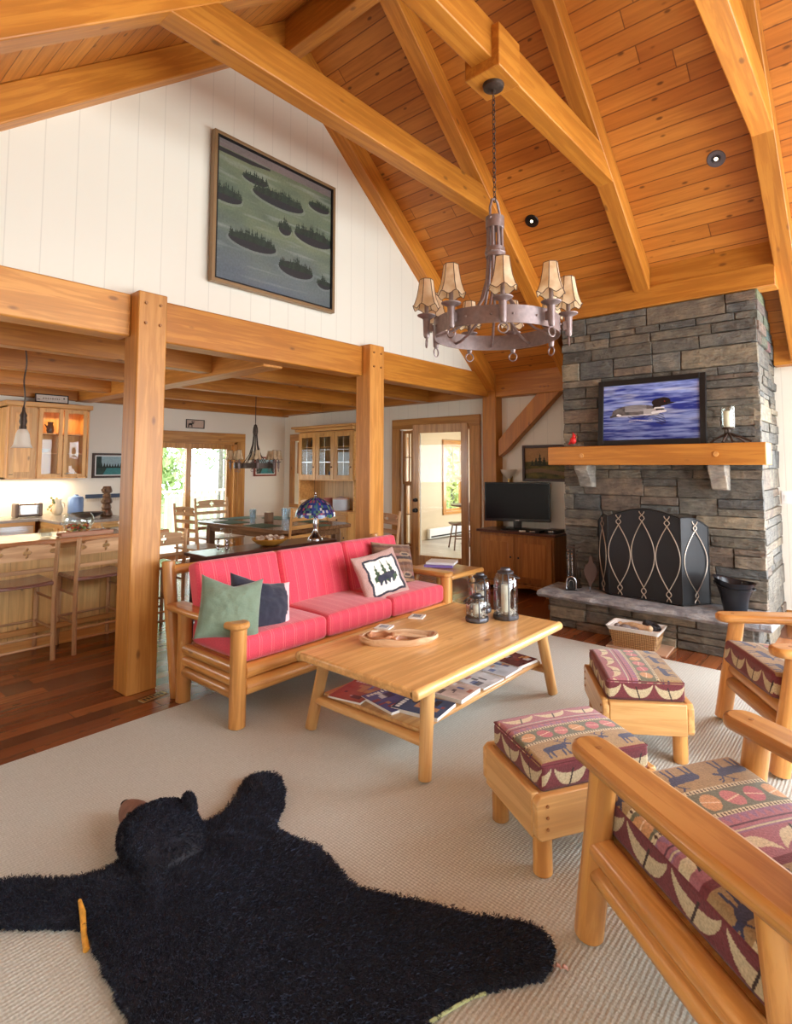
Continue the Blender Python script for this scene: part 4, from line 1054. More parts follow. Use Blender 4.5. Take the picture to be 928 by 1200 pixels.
# ---- fire screen
M['screen'] = plain('screen_mesh', (.02, .021, .024), .45, .4)
t = thing('fire_screen', 'black three-panel arched fire screen with looped wire', 'fire screen', (5.16, 1.70, .31))
pts = [(5.31, 2.17), (5.18, 2.03), (5.14, 1.386), (5.375, 1.225)]
def panel(name, a, b, za, zb, arch, nl):
    a = Vector((a[0]-5.16, a[1]-1.70, 0)); b = Vector((b[0]-5.16, b[1]-1.70, 0)); d = b-a; L = d.length; u = d/L; nrm = Vector((u.y, -u.x, 0));
    if nrm.x > 0: nrm = -nrm
    top = lambda s: za+(zb-za)*s+arch*math.sin(PI*s)
    n = 24
    mb = MB(); vs = [tuple(a+d*(k/n)+Vector((0, 0, z_))) for k in range(n+1) for z_ in (.012, top(k/n))]
    vs += [tuple(Vector(v)+nrm*-.004) for v in vs]; k2 = 2*(n+1)
    fs = []
    for k in range(n): fs += [(2*k, 2*k+2, 2*k+3, 2*k+1), (k2+2*k, k2+2*k+1, k2+2*k+3, k2+2*k+2)]
    mb.add(vs, fs); o = mb.build(name, M['screen'], t)
    out = [a+Vector((0, 0, .006)), b+Vector((0, 0, .006))]+[a+d*(1-k/n)+Vector((0, 0, top(1-k/n))) for k in range(n+1)]
    MB().tube([tuple(p) for p in out], .0065, 8, closed=True).build('panel_frame', M['black'], o, smooth=True)
    for i in range(nl):
        c = a+d*((i+.5)/nl) if nl > 1 else a+d*.5
        s = (i+.5)/nl; H = top(s); zt_ = H-.105; z1_ = .11; w_ = L/nl/2*(.97 if nl > 1 else .80)
        for sg in (-1, 1):
            path = []
            for q in np.linspace(0, 1, 60):
                z = .02+q*(H-.04)
                if z < .055: x = .020*math.cos((z-.02)/.035*PI/2)*1.
                elif z < z1_: x = -.020*math.sin((z-.055)/(z1_-.055)*PI)
                elif z < zt_: x = w_*math.sin((z-z1_)/(zt_-z1_)*PI)
                elif z < zt_+.05: x = -.021*math.sin((z-zt_)/.05*PI)
                else: x = .024*math.sin(min(1, (z-zt_-.05)/.035)*PI/2)
                path.append(tuple(c+u*(x*sg)+nrm*(.008+.004*sg)+Vector((0, 0, z))))
            MB().tube(path, .0042, 6).build('scroll_wire', M['wire'], o, smooth=True)
panel('side_panel', pts[0], pts[1], .66, .72, .03, 1); panel('centre_panel', pts[1], pts[2], .715, .735, .075, 3); panel('side_panel', pts[2], pts[3], .735, .655, .035, 1)
# ---- coal bucket
t = thing('coal_bucket', 'flared black metal coal bucket on the hearth', 'bucket', (5.20, 1.005, .312))
prof = [(.0, .004), (.078, .004), (.082, 0), (.084, .01), (.10, .12), (.135, .235), (.142, .245), (.137, .243), (.128, .232), (.096, .12), (.078, .02), (0, .016)]
mb = MB(); mb.lathe(prof, n=40, sx=.82)
mb.v = [(x, y*(1+.12*max(0, z/.245)), z+(.045*max(0, y/.16) if z > .1 else 0)*(z/.245)) for x, y, z in mb.v]
mb.build('bucket_body', M['bucket'] if 'bucket' in M else plain('black_enamel', (.012, .013, .018), .25, .3), t, smooth=True)
MB().tube([(.06*math.cos(a)*1.1+.03, .15*math.cos(a), .20+.0*a) for a in np.linspace(0, PI, 2)], .003, 6) if False else None
for sy in (-1, 1): MB().cyl((0, sy*.135, .20+(.03 if sy > 0 else 0)), (0, sy*.152, .20+(.03 if sy > 0 else 0)), .012, n=12).build('handle_lug', M['black'], t)
MB().tube([(-.105*math.sin(a), .15*math.cos(a), .215-.015*math.sin(a)+.015*math.cos(a)) for a in np.linspace(0, PI, 20)], .0035, 6).build('bail_handle', M['black'], t, smooth=True)
# ---- tools left of the screen
t = thing('fireplace_tools', 'dark hanging fireplace tool set left of the fire screen', 'fireplace tools', (5.30, 2.42, .312))
MB().lathe([(.07, 0), (.072, .012), (.03, .02), (.012, .03), (.012, .40), (.0, .41)], n=20).build('stand', M['iron_dark'], t, smooth=True)
for k, (dy, dx) in enumerate(((-.045, -.03), (0, -.045), (.045, -.03))):
    mb = MB().tube([(dx, dy, .05), (dx, dy, .33)], .005, 6)
    for z in (.33, .30, .27, .24): mb.sphere((dx, dy, z+.02), .0115, 8)
    if k == 0: mb.box((dx, dy, .05), (.01, .05, .07))
    if k == 1: mb.cyl((dx, dy, .02), (dx, dy, .08), .018, .012)
    mb.build('poker', M['chrome'] if k else M['iron_dark'], t, smooth=True)
MB().box((-.02, 0, .385), (.06, .13, .01)).build('hanger_bar', M['iron_dark'], t)
t = thing('metal_ornament', 'small black arched metal ornament on the left of the hearth', 'ornament', (5.17, 2.395, .3125), R(25))
poly = [(-.045, 0), (-.045, .07)]+[(-.045*math.cos(a), .07+.055*math.sin(a)) for a in np.linspace(.2, PI-.2, 9)]+[(.045, .07), (.045, 0)]
inner = [(-.025, .015), (-.025, .06)]+[(-.025*math.cos(a), .06+.032*math.sin(a)) for a in np.linspace(.2, PI-.2, 9)]+[(.025, .06), (.025, .015)]
mb = MB(); mb.prism(poly, -.03, -.0)
o = mb.build('back_plate', M['black'], t, bevel=.003); o.matrix_basis = Matrix.Rotation(R(90), 4, 'Z') @ Matrix.Rotation(R(90), 4, 'X')
MB().tube([(-.035, x, z) for x, z in poly], .007, 8, closed=True).build('arch_rim', M['chrome'], t, smooth=True)
MB().tube([(-.04, x, z) for x, z in inner], .004, 6, closed=True).build('inner_arch', M['chrome'], t, smooth=True)
MB().box((-.02, 0, .004), (.09, .10, .008)).build('foot', M['black'], t)
t = thing('bellows', 'dark wooden hearth bellows leaning by the screen', 'bellows', (5.20, 2.215, .312), R(15))
bl = [(0, .0), (.012, .05), (.05, .12), (.062, .17), (.05, .22), (.02, .25), (.012, .31), (-.012, .31), (-.02, .25), (-.05, .22), (-.062, .17), (-.05, .12), (-.012, .05)]
for k, dx in enumerate((0, .035)):
    o = MB().prism(bl, 0, .01).build('board', M['dframe'], t, bevel=.002); o.matrix_basis = Matrix.Translation((dx-.03, 0, .02)) @ Matrix.Rotation(R(12), 4, 'Y') @ Matrix.Rotation(R(90), 4, 'Z') @ Matrix.Rotation(R(90), 4, 'X')
o = MB().prism([(x*.92, y*.97) for x, y in bl[1:-1]], 0, .026).build('leather', plain('dark_leather', (.05, .025, .02), .6), t); o.matrix_basis = Matrix.Translation((-.022, 0, .022)) @ Matrix.Rotation(R(12), 4, 'Y') @ Matrix.Rotation(R(90), 4, 'Z') @ Matrix.Rotation(R(90), 4, 'X')
MB().cyl((-.03, 0, .0), (-.03, 0, .05), .006, .010, 10).build('nozzle', M['chrome'], t, smooth=True)
# ---- wicker basket with liner
t = thing('wicker_basket', 'small wicker basket with white cloth liner on the floor by the hearth', 'basket', (4.80, 1.66, 0), R(4))
box('base_board', (.02, -.02, .008), (.30, .47, .014), plain('pink_wood', (.55, .36, .25), .5), t, bevel=.003)
m, nt, b = nodes('wicker'); co = coords(nt, False); wv = N(nt, 'ShaderNodeTexWave', wave_type='BANDS', bands_direction='Z', i_Scale=22., i_Distortion=3., i_Detail=2.); nt.links.new(co, wv.inputs[0])
wv2 = N(nt, 'ShaderNodeTexWave', wave_type='BANDS', bands_direction='Y', i_Scale=18., i_Distortion=2.); nt.links.new(co, wv2.inputs[0])
rr = ramp(nt, [(.1, (.26, .12, .04)), (.8, (.62, .38, .18))], mth(nt, 'MULTIPLY', mth(nt, 'ADD', wv.outputs[1], wv2.outputs[1]), .5)); nt.links.new(rr.outputs[0], b.inputs['Base Color']); bump(nt, b, wv.outputs[1], .8, .01); M['wicker'] = m
def taper(mb_, a0, b0, a1, b1, z0, z1, wall=.008):
    vs = []
    for a, b_, z in ((a0, b0, z0), (a1, b1, z1), (a1-wall*2, b1-wall*2, z1), (a0-wall*2, b0-wall*2, z0+wall)):
        rr = .022
        for cx_, cy_, st_ in ((1, 1, 0), (-1, 1, 1), (-1, -1, 2), (1, -1, 3)):
            for q in range(5):
                an = st_*PI/2+q*PI/8; vs.append((cx_*(a/2-rr)+rr*math.cos(an), cy_*(b_/2-rr)+rr*math.sin(an), z))
    n = 20; fs = [(k*n+i, k*n+(i+1) % n, (k+1)*n+(i+1) % n, (k+1)*n+i) for k in range(3) for i in range(n)]
    fs.append(tuple(range(n-1, -1, -1))); fs.append(tuple(range(3*n, 4*n)))
    return mb_.add(vs, fs)
taper(MB(), .20, .33, .25, .40, .016, .17).build('basket_body', M['wicker'], t, smooth=True)
lin_m = plain('white_cotton', (.80, .79, .77), .9, 0, .04, 60, .3)
taper(MB(), .238, .388, .275, .428, .145, .182, .012).build('liner', lin_m, t, smooth=True)
box('liner_floor', (0, 0, .120), (.20, .34, .01), lin_m, t)
for nm, lb, mbx, mt in (('chew_toy', 'tan rolled chew toy sticking out of the wicker basket', MB().tube([(.02, .13, .16), (.0, .03, .18), (-.02, -.10, .175)], [.018, .024, .02], 10).sphere((.02, .135, .16), .028).sphere((-.02, -.11, .175), .026), plain('tan_hide', (.62, .44, .27), .7, 0, .2, 40, .3)),
                        ('plush_ring', 'black plush ring at the hearth end of the wicker basket', MB().tube([(.05+.045*math.cos(a), -.11+.05*math.sin(a), .18+.018*math.sin(a)) for a in np.linspace(0, 2*PI, 20, endpoint=False)], .024, 10, closed=True), plain('black_plush', (.02, .018, .02), .95, 0, .3, 80, .6)),
                        ('plush_toy', 'small grey and brown plush toy lying in the wicker basket', MB().sphere((-.04, .08, .155), .038, sc=(1, 1.5, .8)).sphere((-.05, .14, .165), .026).sphere((-.03, .01, .15), .03, sc=(1, 1.4, .8)), plain('grey_plush', (.22, .19, .19), .95, 0, .4, 60, .6))):
    o = mbx.build(nm, mt, None, smooth=True); o.location = (4.80, 1.66, 0); o.rotation_euler = (0, 0, R(4)); tag(o, lb, 'toy')
# ---- on the mantel
def frame_picture(t, w, h, fw, depth, fn, nx, ny, fmat, inner=None, pm=None):
    """frame of four mitred bars and a painted sheet, in local x/z facing -y"""
    mb = MB()
    for sx in (-1, 1): mb.box((sx*(w/2-fw/2), 0, 0), (fw, depth, h))
    for sz in (-1, 1): mb.box((0, 0, sz*(h/2-fw/2)), (w-2*fw, depth, fw))
    mb.build('picture_frame', fmat, t, bevel=.003)
    if inner:
        mb = MB(); iw = inner[0]
        for sx in (-1, 1): mb.box((sx*(w/2-fw-iw/2), -.002, 0), (iw, depth*.8, h-2*fw))
        for sz in (-1, 1): mb.box((0, -.002, sz*(h/2-fw-iw/2)), (w-2*fw, depth*.8, iw))
        mb.build('frame_slip', inner[1], t)
    box('backing', (0, depth*.25, 0), (w-fw, depth*.3, h-fw), M['black'], t, bevel=0)
    c = picture('painting', w-2*fw+.004, h-2*fw+.004, nx, ny, fn, t, pm or M['painted']); c.location = (0, -depth*.05, 0)
    return c
def loon(u, v):
    x = u; n = fbm(u*5, v*34, 4); n2 = fbm(u*3+9, v*14, 3)
    c = lerp(A(34, 52, 140), A(140, 160, 222), np.clip((n-.34)*3.4, 0, 1)); c = lerp(c, np.tile(A(196, 208, 236), (len(u), 1)), np.clip((n2-.50)*5, 0, 1)*.75*np.clip(v*1.6, 0, 1))
    c = c*(.72+.45*v)[:, None]
    # reflection
    rf = caps(u, v, [(.60, .40, .62, .30, .05), (.30, .42, .55, .41, .03)]) & (np.sin(v*150+6*np.sin(u*20)) > -.1); c[rf] = c[rf]*.3+A(40, 44, 66)*.7
    rf = caps(u, v, [(.30, .34, .52, .34, .02)]) & (np.sin(v*170+u*30) > .1); c[rf] = A(190, 196, 214)
    body = ((((u-.36)/.26)**2+((v-.495)/.128)**2 < 1) & (v > .425)) | caps(u, v, [(.14, .465, .30, .47, .045), (.45, .49, .62, .50, .035)])
    c[body] = A(64, 62, 66)
    c[body] = lerp(A(52, 50, 54), A(120, 116, 116), np.clip(fbm(u*30, v*24)*1.4-.2, 0, 1))[body]; sp = body & (v > .50) & (v < .605) & (u > .24) & (u < .47); ck = (np.mod(u*48+np.floor(v*44)*.5, 1) < .5) & (np.mod(v*44, 1) < .7); c[sp & ck] = A(198, 198, 202)
    lines = body & (u > .44) & (v < .54); c[lines] = lerp(np.tile(A(120, 118, 122), (len(u), 1)), np.tile(A(210, 208, 208), (len(u), 1)), (np.mod(v*90-u*20, 1) < .5)*1.)[lines]
    br = caps(u, v, [(.20, .432, .52, .440, .006), (.54, .465, .655, .488, .021)]); c[br] = A(226, 226, 230)
    tail = caps(u, v, [(.09, .43, .16, .46, .018)]); c[tail] = A(70, 68, 72); tw = caps(u, v, [(.165, .455, .185, .445, .018)]); c[tw] = A(225, 225, 228)
    hd = caps(u, v, [(.595, .64, .645, .655, .070), (.575, .575, .60, .62, .042)]); c[hd] = A(30, 28, 34)
    nk = caps(u, v, [(.565, .545, .64, .545, .016)]); c[nk] = A(228, 228, 230); nk = caps(u, v, [(.575, .522, .64, .522, .013)]); c[nk] = A(36, 40, 46)
    bill = (u > .68) & (u < .775) & (np.abs(v-.625) < .030*(1-(u-.68)/.095)); c[bill] = A(34, 32, 36)
    c[ell(u, v, .655, .655, .005, .008)] = A(150, 30, 30)
    return c
t = thing('loon_painting', 'black framed painting of a loon on blue water on the mantel', 'painting', (5.31, 1.665, 1.682+.312))
t.rotation_euler = (R(-5), 0, R(-90)); 
frame_picture(t, .955, .625, .05, .03, loon, 320, 210, M['black'], None, M['print'])
t = thing('cardinal_figurine', 'small red cardinal figurine at the left end of the mantel', 'figurine', (5.22, 2.37, 1.682), R(-90))
redp = plain('cardinal_red', (.70, .02, .02), .4)
MB().sphere((0, 0, .058), .03, 16, sc=(1.1, .85, 1.15)).sphere((.012, 0, .098), .021, 14).cyl((.012, 0, .108), (-.004, 0, .140), .013, .001, 10).cyl((-.02, 0, .05), (-.055, 0, .012), .014, .007, 10).build('bird_body', redp, t, smooth=True)
MB().cyl((.028, 0, .096), (.044, 0, .092), .007, .001, 8).build('beak', plain('orange_beak', (.8, .25, .03), .4), t); MB().sphere((.024, 0, .096), .012, 10, sc=(1, 1.3, .9)).build('face_mask', M['black'], t, smooth=True)
mb = MB()
for k in range(34):
    a = random.uniform(0, 6.28); r1 = random.uniform(.015, .05); mb.tube([(r1*math.cos(a), r1*math.sin(a)*1.2, random.uniform(.006, .018)), ((r1+.05)*math.cos(a+.9), (r1+.05)*math.sin(a+.9)*1.5, random.uniform(.004, .022))], .0022, 5)
mb.build('twig_nest', plain('twigs', (.20, .15, .11), .8), t)
# candle holder
t = thing('candle_holder', 'iron branch candle holder with glass cylinder on the mantel', 'candle holder', (5.24, 1.01, 1.682))
mb = MB(); mb.lathe([(.045, .115), (.050, .125), (.048, .13), (.0, .128)], n=24); mb.cyl((0, 0, .07), (0, 0, .12), .012)
for a, l in ((80, .15), (-95, .17), (150, .07), (-150, .08), (-60, .12)):
    q = R(a); mb.tube([(0, 0, .085), (math.cos(q)*l*.35, math.sin(q)*l*.35, .060), (math.cos(q)*l*.75, math.sin(q)*l*.75, .03), (math.cos(q)*l, math.sin(q)*l, .008)], [.010, .009, .008, .010], 8)
mb.build('branch_base', M['iron_dark'], t, smooth=True)
MB().lathe([(.034, .13), (.034, .262), (.028, .266), (.006, .258)], n=24).build('candle', M['wax'], t, smooth=True)
MB().lathe([(.052, .13), (.054, .30), (.0525, .30), (.0505, .132)], n=32).build('glass_cylinder', M['glass'], t, smooth=True)

# ---- TV corner
t = thing('tv_cabinet', 'honey pine media cabinet with two panelled doors', 'cabinet', (6.12, 3.43, 0))
cx0, cx1, cy0, cy1 = -.22, .23, -.50, .49
box('cabinet_top', (.0, 0, .705), (.50, 1.06, .03), mahog[0], t, bevel=.006)
MB().box((.0, -.005, .395), (.44, .99, .59)).build('carcass', tvw[2], t, bevel=.003)
for y, s in ((-.255, 1), (.24, -1)):
    d = MB().box((0, 0, 0), (.02, .445, .52)).build('door', tvw[2], t, bevel=.004); d.location = (-.232, y, .40)
    MB().box((-.008, 0, .0), (.012, .31, .39)).build('raised_panel', tvw[2], d, bevel=.005)
    MB().sphere((-.022, s*.195, .02), .012, 12).build('knob', M['iron_dark'], d, smooth=True)
poly = [(-.49, .11), (-.49, 0), (-.40, 0), (-.36, .055), (-.2, .085), (0, .06), (.2, .085), (.36, .055), (.40, 0), (.49, 0), (.49, .11)]
o = MB().prism(poly, -.01, .01).build('apron', tvw[1], t, bevel=.003); o.matrix_basis = Matrix.Translation((-.225, 0, 0)) @ Matrix.Rotation(R(90), 4, 'Z') @ Matrix.Rotation(R(90), 4, 'X')
for sy in (-1, 1): box('side_foot', (.01, sy*.485, .055), (.43, .02, .11), tvw[0], t)
t = thing('television', 'black flat-screen television on the honey pine cabinet', 'television', (6.08, 3.50, .7205), R(-90+22))
sc_ = plain('dark_screen', (.006, .007, .009), .16, 0, spec=.2)
box('bezel', (0, .012, .335), (.80, .035, .475), M['gloss'] if 'gloss' in M else plain('gloss_black', (.01, .01, .011), .2), t, bevel=.006); box('screen', (0, -.007, .345), (.765, .004, .425), sc_, t, bevel=0)
box('neck', (0, .03, .06), (.10, .04, .11), M['black'], t); 
MB().lathe([(.20, 0), (.20, .008), (.17, .014), (.02, .016)], n=32, sy=.55).build('stand', M['black'], t, smooth=True)
box('badge', (0, -.0065, .112), (.05, .003, .008), M['chrome'], t, bevel=0)
for lb, c, s in (('thin black set-top box at the right end of the cabinet', (6.10, 3.02, .7205), (.20, .16, .035)), ('low black disc player beneath the television', (5.99, 3.205, .7205), (.16, .18, .025))):
    t = thing('media_box', lb, 'media player', c); box('case', (0, 0, s[2]/2), s, M['black'], t, bevel=.003); box('display', (-s[0]/2-.001, 0, s[2]/2), (.002, s[1]*.4, s[2]*.4), M['steel'], t, bevel=0)
t = thing('remote_control', 'small white remote control at the cabinet edge', 'remote', (5.93, 3.33, .7205), R(30)); box('case', (0, 0, .008), (.04, .11, .016), M['white'], t, bevel=.004); box('keypad', (0, .0, .0165), (.028, .07, .002), M['steel'], t, bevel=0)
def lands(u, v):
    c = lerp(A(150, 110, 70), A(190, 150, 96), fbm(u*3, v*4)); m = v < .55; c[m] = lerp(A(44, 52, 24), A(128, 112, 48), np.clip(fbm(u*8, v*9)*1.5-.3, 0, 1))[m]
    for tx, w_, h_ in ((.36, .05, .42), (.27, .045, .28), (.46, .05, .30), (.60, .06, .2), (.75, .05, .24), (.18, .04, .2)):
        hh = (v-.42)/h_; m = (hh > 0) & (hh < 1) & (np.abs(u-tx) < w_*(1-hh)*(1.2+.4*np.sin(hh*26))); c[m] = A(32, 40, 24)
    m = (np.abs(v-.22-.05*np.sin(u*5)) < .06); c[m] = A(120, 96, 70); return c
t = thing('landscape_painting', 'small dark framed landscape painting beside the chimney', 'painting', (6.352, 3.245, 1.525)); t.rotation_euler = (0, 0, R(-90))
frame_picture(t, .64, .45, .035, .04, lands, 120, 90, M['dframe'], None)
t = thing('wall_sconce', 'small uplight wall sconce with pale glass bowl', 'wall light', (6.33, 3.76, 1.30))
MB().lathe([(.02, .03), (.05, .06), (.09, .10), (.105, .145), (.102, .147), (.085, .104), (.045, .066), (.0, .045)], n=28).build('glass_bowl', plain('frosted_glass', (.72, .66, .55), .3), t, smooth=True)
MB().cyl((0, 0, -.03), (0, 0, .04), .016).sphere((0, 0, -.035), .022).cyl((0, 0, 0), (.05, 0, 0), .010).box((.045, 0, 0), (.012, .07, .12)).build('bracket', plain('aged_brass', (.45, .30, .12), .35, .9), t, smooth=True)

# ---- painting on the gable
def islands(u, v):
    n = fbm(u*3, v*9, 4); n2 = fbm(u*2+4, v*3+2, 3)
    c = lerp(A(84, 98, 84), A(132, 140, 108), np.clip(n*1.3-.15, 0, 1)); c = lerp(c, np.tile(A(96, 106, 128), (len(u), 1)), np.clip((.45-v)*1.6+(n2-.5), 0, .85))
    sky = v > .93-.10*u*0-.0; c[sky] = lerp(A(146, 130, 128), A(110, 104, 104), fbm(u*6, v*8))[sky]
    st_ = np.clip((fbm(u*3+8, v*26, 3)-.55)*5, 0, 1)*.35; c = lerp(c, np.tile(A(176, 184, 180), (len(u), 1)), st_)
    c[(v < .925) & (v > .895-.0) & (u < .42*(1)) & (v > .90-.04*(1-u/.42)+.03*u)] = A(50, 50, 52)
    dk = A(44, 42, 46); tr = A(40, 52, 40)
    isl = [(.07, .60, .13, .050, 8, .10), (.30, .795, .10, .03, 6, .07), (.50, .72, .22, .055, 16, .11), (.87, .80, .10, .035, 7, .07), (.555, .52, .055, .045, 4, .11), (.82, .53, .18, .06, 13, .12), (.29, .33, .19, .055, 14, .11), (.66, .235, .155, .058, 10, .12), (.93, .19, .07, .035, 5, .09)]
    for k, (x, y, rx, ry, nt_, h) in enumerate(isl):
        rim = ell(u, v, x, y-.012, rx*1.08, ry*1.1); c[rim] = c[rim]*.75+A(150, 158, 152)*.25
        c[ell(u, v, x, y, rx, ry) & (v < y+ry*.9)] = dk
        r_ = random.Random(k)
        for j in range(nt_*2):
            tx = x+rx*(-.9+1.8*j/(nt_*2-1)); hh_ = h*r_.uniform(.5, 1.1)*(1-.35*abs(tx-x)/rx); b0 = y+.0
            q = (v-b0)/hh_; m = (q > 0) & (q < 1) & (np.abs(u-tx) < .012*(1-q)*(1.3+.5*np.sin(q*24+j))); c[m] = tr*r_.uniform(.75, 1.3)
    return c*.84
t = thing('lake_painting', 'large framed painting of dark pine islands on the gable wall', 'painting', (2.893, 3.985, 3.545))
frame_picture(t, 1.262, 1.222, .028, .055, islands, 420, 410, plain('gold_brown_frame', (.28, .18, .09), .4, .3), (.012, M['black']))

# ---- recessed spots
glow = plain('lit_bulb', (.9, .8, .6), .3, emit=(1., .80, .5), es=6.)
for k, (x, y, lb) in enumerate(((4.806, 2.562, 'round black recessed ceiling spotlight beside the chandelier'), (4.774, .933, 'round black recessed ceiling spotlight above the chimney'))):
    t = thing('recessed_spotlight', lb, 'ceiling light', (x, y, ZS+.25-SL*(x-RX)), 0, 'recessed ceiling spotlights'); t.rotation_euler = (0, ANG, 0)
    MB().lathe([(.035, -.006), (.062, -.008), (.068, -.002), (.068, .0), (.035, .0)], n=32).build('trim_ring', M['black'] if k == 0 else plain('grey_ring', (.12, .11, .13), .5), t, smooth=True)
    MB().lathe([(.036, -.006), (.034, -.003), (.030, -.0025), (.0, -.0025)], n=24).build('baffle', M['black'], t, smooth=True)
    MB().sphere((0, 0, -.004), .015, 12, sc=(1, 1, .5)).build('bulb', glow, t, smooth=True)

# ---- chandelier
t = thing('chandelier', 'large iron ring chandelier with nine parchment shades', 'chandelier', (2.79, 1.73, 2.29))
ZC = 3.785-2.29
MB().lathe([(.0, ZC-.03), (.03, ZC-.035), (.06, ZC-.02), (.065, ZC-.004), (.065, ZC)], n=28).lathe([(.0, ZC-.055), (.012, ZC-.05), (.012, ZC-.03)], n=12).build('canopy', M['iron_dark'], t, smooth=True)
mb = MB(); z = ZC-.06; k = 0
while z > .80:
    c_, s_ = (1, 0) if k % 2 == 0 else (0, 1)
    mb.tube([(c_*.009*math.cos(a), s_*.009*math.cos(a), z-.019+.019*math.sin(a)) for a in np.linspace(0, 2*PI, 12, endpoint=False)], .0028, 5, closed=True); z -= .030; k += 1
mb.build('chain', M['iron_dark'], t, smooth=True)
hk = [(-.05, 0, .655), (-.052, 0, .72), (-.03, 0, .775), (0, 0, .79), (.03, 0, .775), (.052, 0, .72), (.05, 0, .655)]
MB().tube(hk, .008, 8).sphere((-.05, 0, .66), .013).sphere((.05, 0, .66), .013).build('hook', M['iron'], t, smooth=True)
MB().lathe([(.0, .678), (.055, .675), (.055, .61), (.050, .605)], n=28).build('cap', M['iron'], t, smooth=True)
MB().lathe([(.050, .49), (.057, .488), (.057, .432), (.050, .43)], n=28).lathe([(.058, .468), (.061, .464), (.061, .456), (.058, .452)], n=28).build('collar', M['iron'], t, smooth=True)
for k in range(8): MB().sphere((.058*math.cos(k*PI/4+.2), .058*math.sin(k*PI/4+.2), .46), .006, 8).build('rivet', M['iron'], t, smooth=True)
RR = .365; view = math.atan2(-1.73, -2.79)
for k in range(9):
    a = view+R(5)+k*2*PI/9+R(20); c_, s_ = math.cos(a), math.sin(a)
    MB().tube([(c_*r_, s_*r_, z_) for r_, z_ in ((.042, .62), (.044, .5), (.044, .40), (.052, .30), (.085, .18), (.15, .08), (.235, .018), (.31, -.012), (RR-.004, -.02))], .0085, 8).build('arm_rod', M['iron'], t, smooth=True)
MB().lathe([(RR, -.048), (RR, .048), (RR-.007, .048), (RR-.007, -.048), (RR, -.048)], n=72).build('ring_band', M['iron'], t, smooth=True, angle=30)
shade_m, nt, b = nodes('parchment_shade'); co = coords(nt); nn = N(nt, 'ShaderNodeTexNoise', i_Scale=14., i_Detail=4.); nt.links.new(co, nn.inputs[0])
rr = ramp(nt, [(.35, (.72, .52, .30)), (.65, (.90, .76, .54))], nn.outputs[0]); nt.links.new(rr.outputs[0], b.inputs['Base Color']); b.inputs['Roughness'].default_value = .7
b.inputs['Transmission Weight'].default_value = 0.; b.inputs['Subsurface Weight'].default_value = 0.
tr_ = N(nt, 'ShaderNodeBsdfTranslucent'); nt.links.new(rr.outputs[0], tr_.inputs[0]); mx = N(nt, 'ShaderNodeMixShader'); mx.inputs[0].default_value = .45
nt.links.new(b.outputs[0], mx.inputs[1]); nt.links.new(tr_.outputs[0], mx.inputs[2]); nt.links.new(mx.outputs[0], nt.nodes['Material Output'].inputs[0])
lace = plain('dark_lacing', (.10, .05, .03), .7)
def candle_lamp(par, c, a, sc=1., nside=6):
    m4 = Matrix.Translation(c) @ Matrix.Rotation(a, 4, 'Z') @ Matrix.Diagonal((sc, sc, sc, 1))
    o = MB().lathe([(.0, -.062), (.012, -.06), (.017, -.05), (.019, -.02), (.021, .03), (.022, .05), (.028, .056), (.052, .068), (.054, .073), (.03, .074), (.016, .078), (.012, .085), (.012, .16), (.0, .162)], n=18, M4=m4).build('candle_arm', M['iron'], par, smooth=True)
    MB().tube([tuple(m4 @ Vector((0, .026*math.cos(q), -.088+.026*math.sin(q)))) for q in np.linspace(0, 2*PI, 18, endpoint=False)], .0045*sc, 6, closed=True).build('drop_ring', M['iron'], o, smooth=True)
    # flared six-sided shade, scalloped hem
    n = nside*6; vs = []; fs = []; prof = [(.037, .280), (.043, .232), (.052, .18), (.067, .132), (.075, .114)]
    for j, (r_, z_) in enumerate(prof):
        for i in range(n):
            q = 2*PI*i/n; f = q % (2*PI/nside)-PI/nside; fl = math.cos(PI/nside)/math.cos(f); fl = 1+(fl-1)*.75
            zz_ = z_+(-.010*math.cos(f*nside)*(j == 4))
            vs.append((r_*fl*math.cos(q)*1.06, r_*fl*math.sin(q)*1.06, zz_))
    for j in range(len(prof)-1): fs += [(j*n+i, j*n+(i+1) % n, (j+1)*n+(i+1) % n, (j+1)*n+i) for i in range(n)]
    sh = MB().add(vs, fs, M4=m4).build('shade', shade_m, par, smooth=True, angle=25)
    mb_ = MB()
    for e in range(nside):
        i = (e*6) % n; mb_.tube([tuple(m4 @ (Vector(vs[j*n+i])*1.0)) for j in range(5)], .0022*sc, 5)
    for j in (0, 4): mb_.tube([tuple(m4 @ Vector(vs[j*n+i])) for i in range(n)], .0022*sc, 5, closed=True)
    mb_.build('lacing', lace, sh, smooth=True)
for k in range(9):
    a = view+R(5)+k*2*PI/9
    candle_lamp(t, (.41*math.cos(a), .41*math.sin(a), 0), a)
    MB().box((.392*math.cos(a), .392*math.sin(a), .0), (.03, .03, .05), rot=(0, 0, a)).build('bracket', M['iron'], t, bevel=.003)
    for da in (-.16, .16): MB().sphere(((RR+.002)*math.cos(a+da), (RR+.002)*math.sin(a+da), .0), .007, 8).build('rivet', M['iron'], t, smooth=True)

